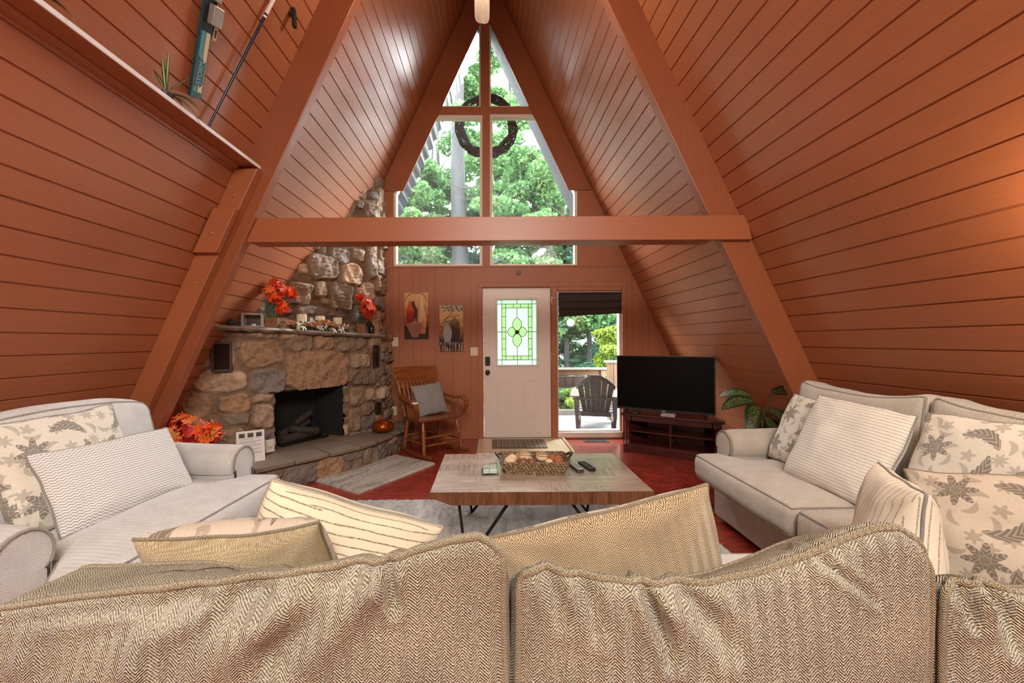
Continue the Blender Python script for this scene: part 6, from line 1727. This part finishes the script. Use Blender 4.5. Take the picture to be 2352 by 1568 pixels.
for sx in (-1, 1):
    MB().prism([(sx * .25, bk(.5) + .06, .515), (sx * .41, bk(.5) + .05, .515), (sx * .42, -.30, .555), (sx * .38, -.40, .56), (sx * .31, -.40, .56), (sx * .27, -.30, .555)], (0, 0, .02)).build('armrest', act, ac, bevel=.005)
    MB().prism([(sx * .30, bk(.5) - .02, .52), (sx * .30, bk(.5) + .075, .52), (sx * .26, .42, .0), (sx * .26, .34, .0)], (sx * .05, 0, 0)).build('rear_leg', acm, ac, bevel=.004)
    MB().prism([(sx * .29, -.30, .555), (sx * .29, -.20, .55), (sx * .28, -.20, 0), (sx * .28, -.29, 0)], (sx * .05, 0, 0)).build('front_leg', acm, ac, bevel=.004)
    MB().prism([(sx * .24, -.34, .33), (sx * .24, -.34, .39), (sx * .24, .40, .12), (sx * .24, .46, .0), (sx * .24, .40, .0)], (sx * .03, 0, 0)).build('side_stringer', acm, ac, bevel=.003)
for i in range(6):
    y = -.34 + .095 * i; z = .40 - .028 * i; MB().box((0, y, z), (.54, .08, .02), rx(R(-16))).build('seat_slat', acm, ac, bevel=.003)
# wreath outside the gable window
wr = thing('vine_wreath', 'dark grapevine wreath hanging outside the gable window', 'wreath', tuple(at(1117, 290, 5.93)))
r = random.Random(6)
for k in range(26):
    pts = []; p0, p1_ = r.uniform(0, 6.28), r.uniform(.03, .075); q_ = r.choice((3, 4, 5, -4))
    for i in range(64):
        a = 2 * math.pi * i / 64; tw = q_ * a + p0; rr_ = .385 + p1_ * math.cos(tw)
        pts.append((rr_ * math.cos(a), p1_ * math.sin(tw) * .8, rr_ * math.sin(a) * 1.03))
    MB().tube(pts, r.uniform(.006, .012), 5, True).build('vine', M['vine'] if 'vine' in M else M.setdefault('vine', plain('dark_vine', lin(66, 52, 50), .9, var=.5, scale=20)), wr, True)
m_ = MB()
for _ in range(40):
    a = r.uniform(0, 6.28); rr_ = r.uniform(.38, .47); p = Vector((rr_ * math.cos(a), r.uniform(-.05, .05), rr_ * math.sin(a))); m_.tube([p, p + Vector((r.uniform(-.09, .09), r.uniform(-.04, .04), r.uniform(-.09, .09)))], .002, 4)
m_.build('twigs', M['vine'], wr)
m_ = MB()
for sx in (-1, 1):
    blade_leaf(m_, (0, -.06, -.38), (sx, -.1, -.2), .17, .07, .6, .2, 6); blade_leaf(m_, (0, -.06, -.40), (sx * .45, -.1, -.6), .26, .07, 1.0, -.6, 6)
m_.uv = None; m_.build('ribbon_bow', plain('dusty_ribbon', lin(130, 116, 120), .7), wr, True, angle=0)

# woodland
ground_m = plain('forest_floor', lin(50, 56, 30), .95, var=.4, scale=1.5)
gx = MB(); ng = 40
vs = [(-40 + 80 * i / ng, YW + .4 + 50 * j / ng, -2.2 + .14 * (50 * j / ng) * .6 + .5 * nz(i * .4, j * .4, 0)) for i in range(ng + 1) for j in range(ng + 1)]
struct(gx.add(vs, [tuple(f) for f in grid_faces(ng + 1, ng + 1)]).build('floor_woodland', ground_m, smooth=True, angle=0))
def foliage_mat(name, cs, transl=.5):
    n = NT(name); n.t.nodes.remove(n.b); g = n.n('ShaderNodeNewGeometry')
    c = n.ramp(g.outputs['Random Per Island'], *[(i / (len(cs) - 1), [c_ * .28 for c_ in q]) for i, q in enumerate(cs)])
    d_ = n.n('ShaderNodeBsdfDiffuse'); t = n.n('ShaderNodeBsdfTranslucent'); n.set(d_.inputs[0], c); n.set(t.inputs[0], c)
    m = n.n('ShaderNodeMixShader'); m.inputs[0].default_value = transl
    n.t.links.new(d_.outputs[0], m.inputs[1]); n.t.links.new(t.outputs[0], m.inputs[2]); n.t.links.new(m.outputs[0], n.out.inputs[0]); return n.m
FM = {'green': foliage_mat('maple_green_leaf', [lin(96, 150, 92), lin(130, 184, 116), lin(168, 210, 140), lin(110, 164, 112)]),
      'bluegreen': foliage_mat('hemlock_needles', [lin(84, 140, 108), lin(118, 172, 140), lin(150, 196, 164)]),
      'yellow': foliage_mat('yellow_green_leaf', [lin(150, 190, 70), lin(190, 216, 96), lin(214, 226, 120), lin(126, 172, 74)])}
bark = plain('grey_bark', lin(30, 31, 31), .95, var=.35, scale=9, bump=.8)
def leaves(name, blobs, n, size, mat, parent, flat=.6, seed=1):
    n = int(n * 3.6); size *= .66
    """n small leaf quads scattered in the shells of ellipsoid blobs"""
    g = np.random.default_rng(seed); B = np.array([[*c, *r_] for c, r_ in blobs], float)
    vol = B[:, 3] * B[:, 4] * B[:, 5]; own = g.choice(len(B), n, p=vol ** .8 / (vol ** .8).sum())
    v = g.normal(size=(n, 3)); v /= np.linalg.norm(v, axis=1, keepdims=True); v *= g.uniform(.25, 1, (n, 1)) ** .5
    C = B[own, :3] + v * B[own, 3:]
    C += .35 * B[own, 3:] * np.stack([np.sin(C[:, 1] * 3.1 + C[:, 2] * 2.3), np.sin(C[:, 0] * 2.7), np.sin(C[:, 0] * 3.3 + C[:, 1] * 2)], -1) * .35
    a = g.normal(size=(n, 3)); a[:, 2] *= flat; a /= np.linalg.norm(a, axis=1, keepdims=True)
    b = np.cross(a, g.normal(size=(n, 3))); b /= np.linalg.norm(b, axis=1, keepdims=True)
    s_ = size * g.uniform(.6, 1.3, (n, 1)); a *= s_; b *= s_ * .55
    V = np.stack([C - a, C + b - a * .1, C + a, C - b - a * .1], 1).reshape(-1, 3)
    return np_mesh(name, V, np.arange(4 * n).reshape(-1, 4), mat, parent, False)
def tree(label, x, y, z0, hgt, r0, lean, blobs, n, size, mat, seed, branches=7, name='broadleaf_tree'):
    r = random.Random(seed); t = thing(name, label, 'tree', (x, y, z0), group=None)
    pts = []
    for i in range(13):
        k = i / 12; pts.append((lean * hgt * k * k * .5 + .10 * math.sin(k * 5 + seed), .08 * math.sin(k * 4 + seed), hgt * k))
    MB().tube(pts, [r0 * (1 - .6 * i / 12) for i in range(13)], 10).build('trunk', bark, t, True)
    m = MB()
    for _ in range(branches):
        k = r.uniform(.3, .95); b = Vector(pts[int(k * 12)]); a = r.uniform(0, 6.28); L = r.uniform(1.2, 2.6)
        d_ = Vector((math.cos(a), math.sin(a), r.uniform(.1, .6)))
        q = [b, b + d_ * L * .5, b + d_ * L + Vector((0, 0, -.1))]; m.tube(q, [r0 * .25, r0 * .14, r0 * .05], 6)
        for _ in range(4):
            e_ = q[1].lerp(q[2], r.random()); m.tube([e_, e_ + Vector((r.uniform(-.7, .7), r.uniform(-.7, .7), r.uniform(-.1, .5)))], [.018, .006], 4)
    m.build('branches', bark, t, True)
    leaves('foliage', blobs, n, size, mat, t, seed=seed); t['_n'] = 0; del t['_n']
    return t
def crown_blobs(seed, n, sx, sy, z0, z1, r0, r1):
    r = random.Random(seed); r0 *= .62; r1 *= .7
    return [((r.uniform(-sx, sx), r.uniform(-sy, sy), r.uniform(z0, z1)), (r.uniform(r0, r1), r.uniform(r0, r1), r.uniform(r0, r1) * .5)) for _ in range(int(n * 2.3))]
G_ = 'woodland trees'
tree('tall grey-trunked tree outside, its trunk crossing the left gable pane', -.95, 12.6, -1.2, 13, .34, .03, crown_blobs(1, 16, 3.0, 1.6, 5.5, 12.5, .5, 1.3), 9000, .11, FM['green'], 1)
tree('leafy tree filling the left side of the gable window', -3.6, 12.0, -1.3, 9, .10, .0, crown_blobs(2, 22, 1.9, 1.3, 2.5, 7.2, .5, 1.1), 13000, .10, FM['green'], 2)
tree('bright green tree filling the right gable pane', 2.4, 12.4, -1.4, 9.5, .09, .02, crown_blobs(3, 22, 2.2, 1.3, 3.2, 8.0, .5, 1.1), 13000, .10, FM['green'], 3)
tree('thin pale tree just right of the window mullion', .75, 13.6, -1.2, 12, .11, -.02, crown_blobs(4, 20, 1.7, 1.2, 4.0, 12.5, .4, 1.0), 13000, .10, FM['green'], 4)
tree('tall bare-stemmed tree at the left edge of the window', -5.6, 15.5, -1.0, 13, .14, .02, crown_blobs(5, 18, 2.4, 1.5, 3.0, 12, .6, 1.3), 9000, .12, FM['green'], 5)
tree('slim leafy tree between the left pane trunk and the leafy tree beside it', -1.9, 13.4, -1.2, 9, .08, .0, crown_blobs(21, 16, 1.1, 1.0, 2.6, 8.2, .4, .9), 8000, .10, FM['green'], 21)
tree('broad tree far behind the others, left of the mullion', -2.3, 19.0, -.6, 13, .16, .0, crown_blobs(6, 26, 3.6, 1.6, 2.5, 11.5, .6, 1.5), 12000, .13, FM['green'], 6)
tree('broad tree far behind the others, right of the mullion', 3.6, 19.5, -.6, 14, .16, .0, crown_blobs(7, 26, 3.8, 1.6, 2.0, 11, .6, 1.5), 12000, .13, FM['green'], 7)
# hemlock seen through the side window: tiers of drooping sprays
hm = thing('hemlock_tree', 'feathery blue-green evergreen standing behind the deck railing', 'tree', (2.95, 12.2, -1.6))
MB().tube([(0, 0, 0), (.02, 0, 3), (0, 0, 7.0)], [.10, .07, .02], 8).build('trunk', bark, hm, True)
bl_ = []; r = random.Random(9)
for i in range(90):
    z = .5 + 6.0 * i / 90; L = (1.9 * (1 - z / 7.2) + .25); a = r.uniform(0, 6.28)
    for k in (.35, .65, .95): bl_.append(((math.cos(a) * L * k, math.sin(a) * L * k, z - .22 * k * k), (.26, .26, .06)))
leaves('foliage', bl_, 16000, .06, FM['bluegreen'], hm, .25, 9)
def bush(label, x, y, z, blobs, n, size, mat, seed):
    t = thing('bush', label, 'bush', (x, y, z)); m = MB(); r = random.Random(seed)
    for _ in range(7): m.tube([(0, 0, 0), (r.uniform(-.4, .4), r.uniform(-.3, .3), .5), (r.uniform(-.8, .8), r.uniform(-.5, .5), 1.1)], [.02, .014, .006], 5)
    m.build('stems', bark, t, True); leaves('foliage', blobs, n, size, mat, t, seed=seed)
bush('bright yellow-green bush beyond the deck post', 3.7, 10.6, -1.3, crown_blobs(11, 9, .9, .5, .4, 2.9, .3, .6), 5000, .07, FM['yellow'], 11)
bush('low green bush behind the wire railing, left of the deck chair', 1.5, 10.0, -1.7, crown_blobs(12, 14, 1.2, .5, .3, 1.9, .35, .6), 8000, .06, FM['green'], 12)
bush('yellow-green bush behind the deck chair', 2.6, 9.8, -1.8, crown_blobs(13, 9, .9, .5, .4, 2.2, .3, .5), 5000, .06, FM['yellow'], 13)
bush('dense blue-green thicket far behind the railing', 2.2, 14.8, -1.4, crown_blobs(14, 44, 3.0, .8, .4, 6.0, .6, 1.2), 24000, .08, FM['bluegreen'], 14)
bush('tall leafy thicket behind the right gable pane, just above the deck', 1.5, 13.4, -1.4, crown_blobs(17, 14, 1.1, .6, 3.6, 6.4, .4, .8), 8000, .09, FM['green'], 17)
bush('leafy thicket low outside the front door', .2, 12.5, -1.6, crown_blobs(15, 14, 1.8, .8, .4, 4.2, .4, .8), 8000, .08, FM['green'], 15)
bush('leafy thicket below the left gable pane', -2.6, 14.5, -1.4, crown_blobs(16, 20, 3.6, .8, .6, 5.0, .5, 1.0), 10000, .09, FM['green'], 16)
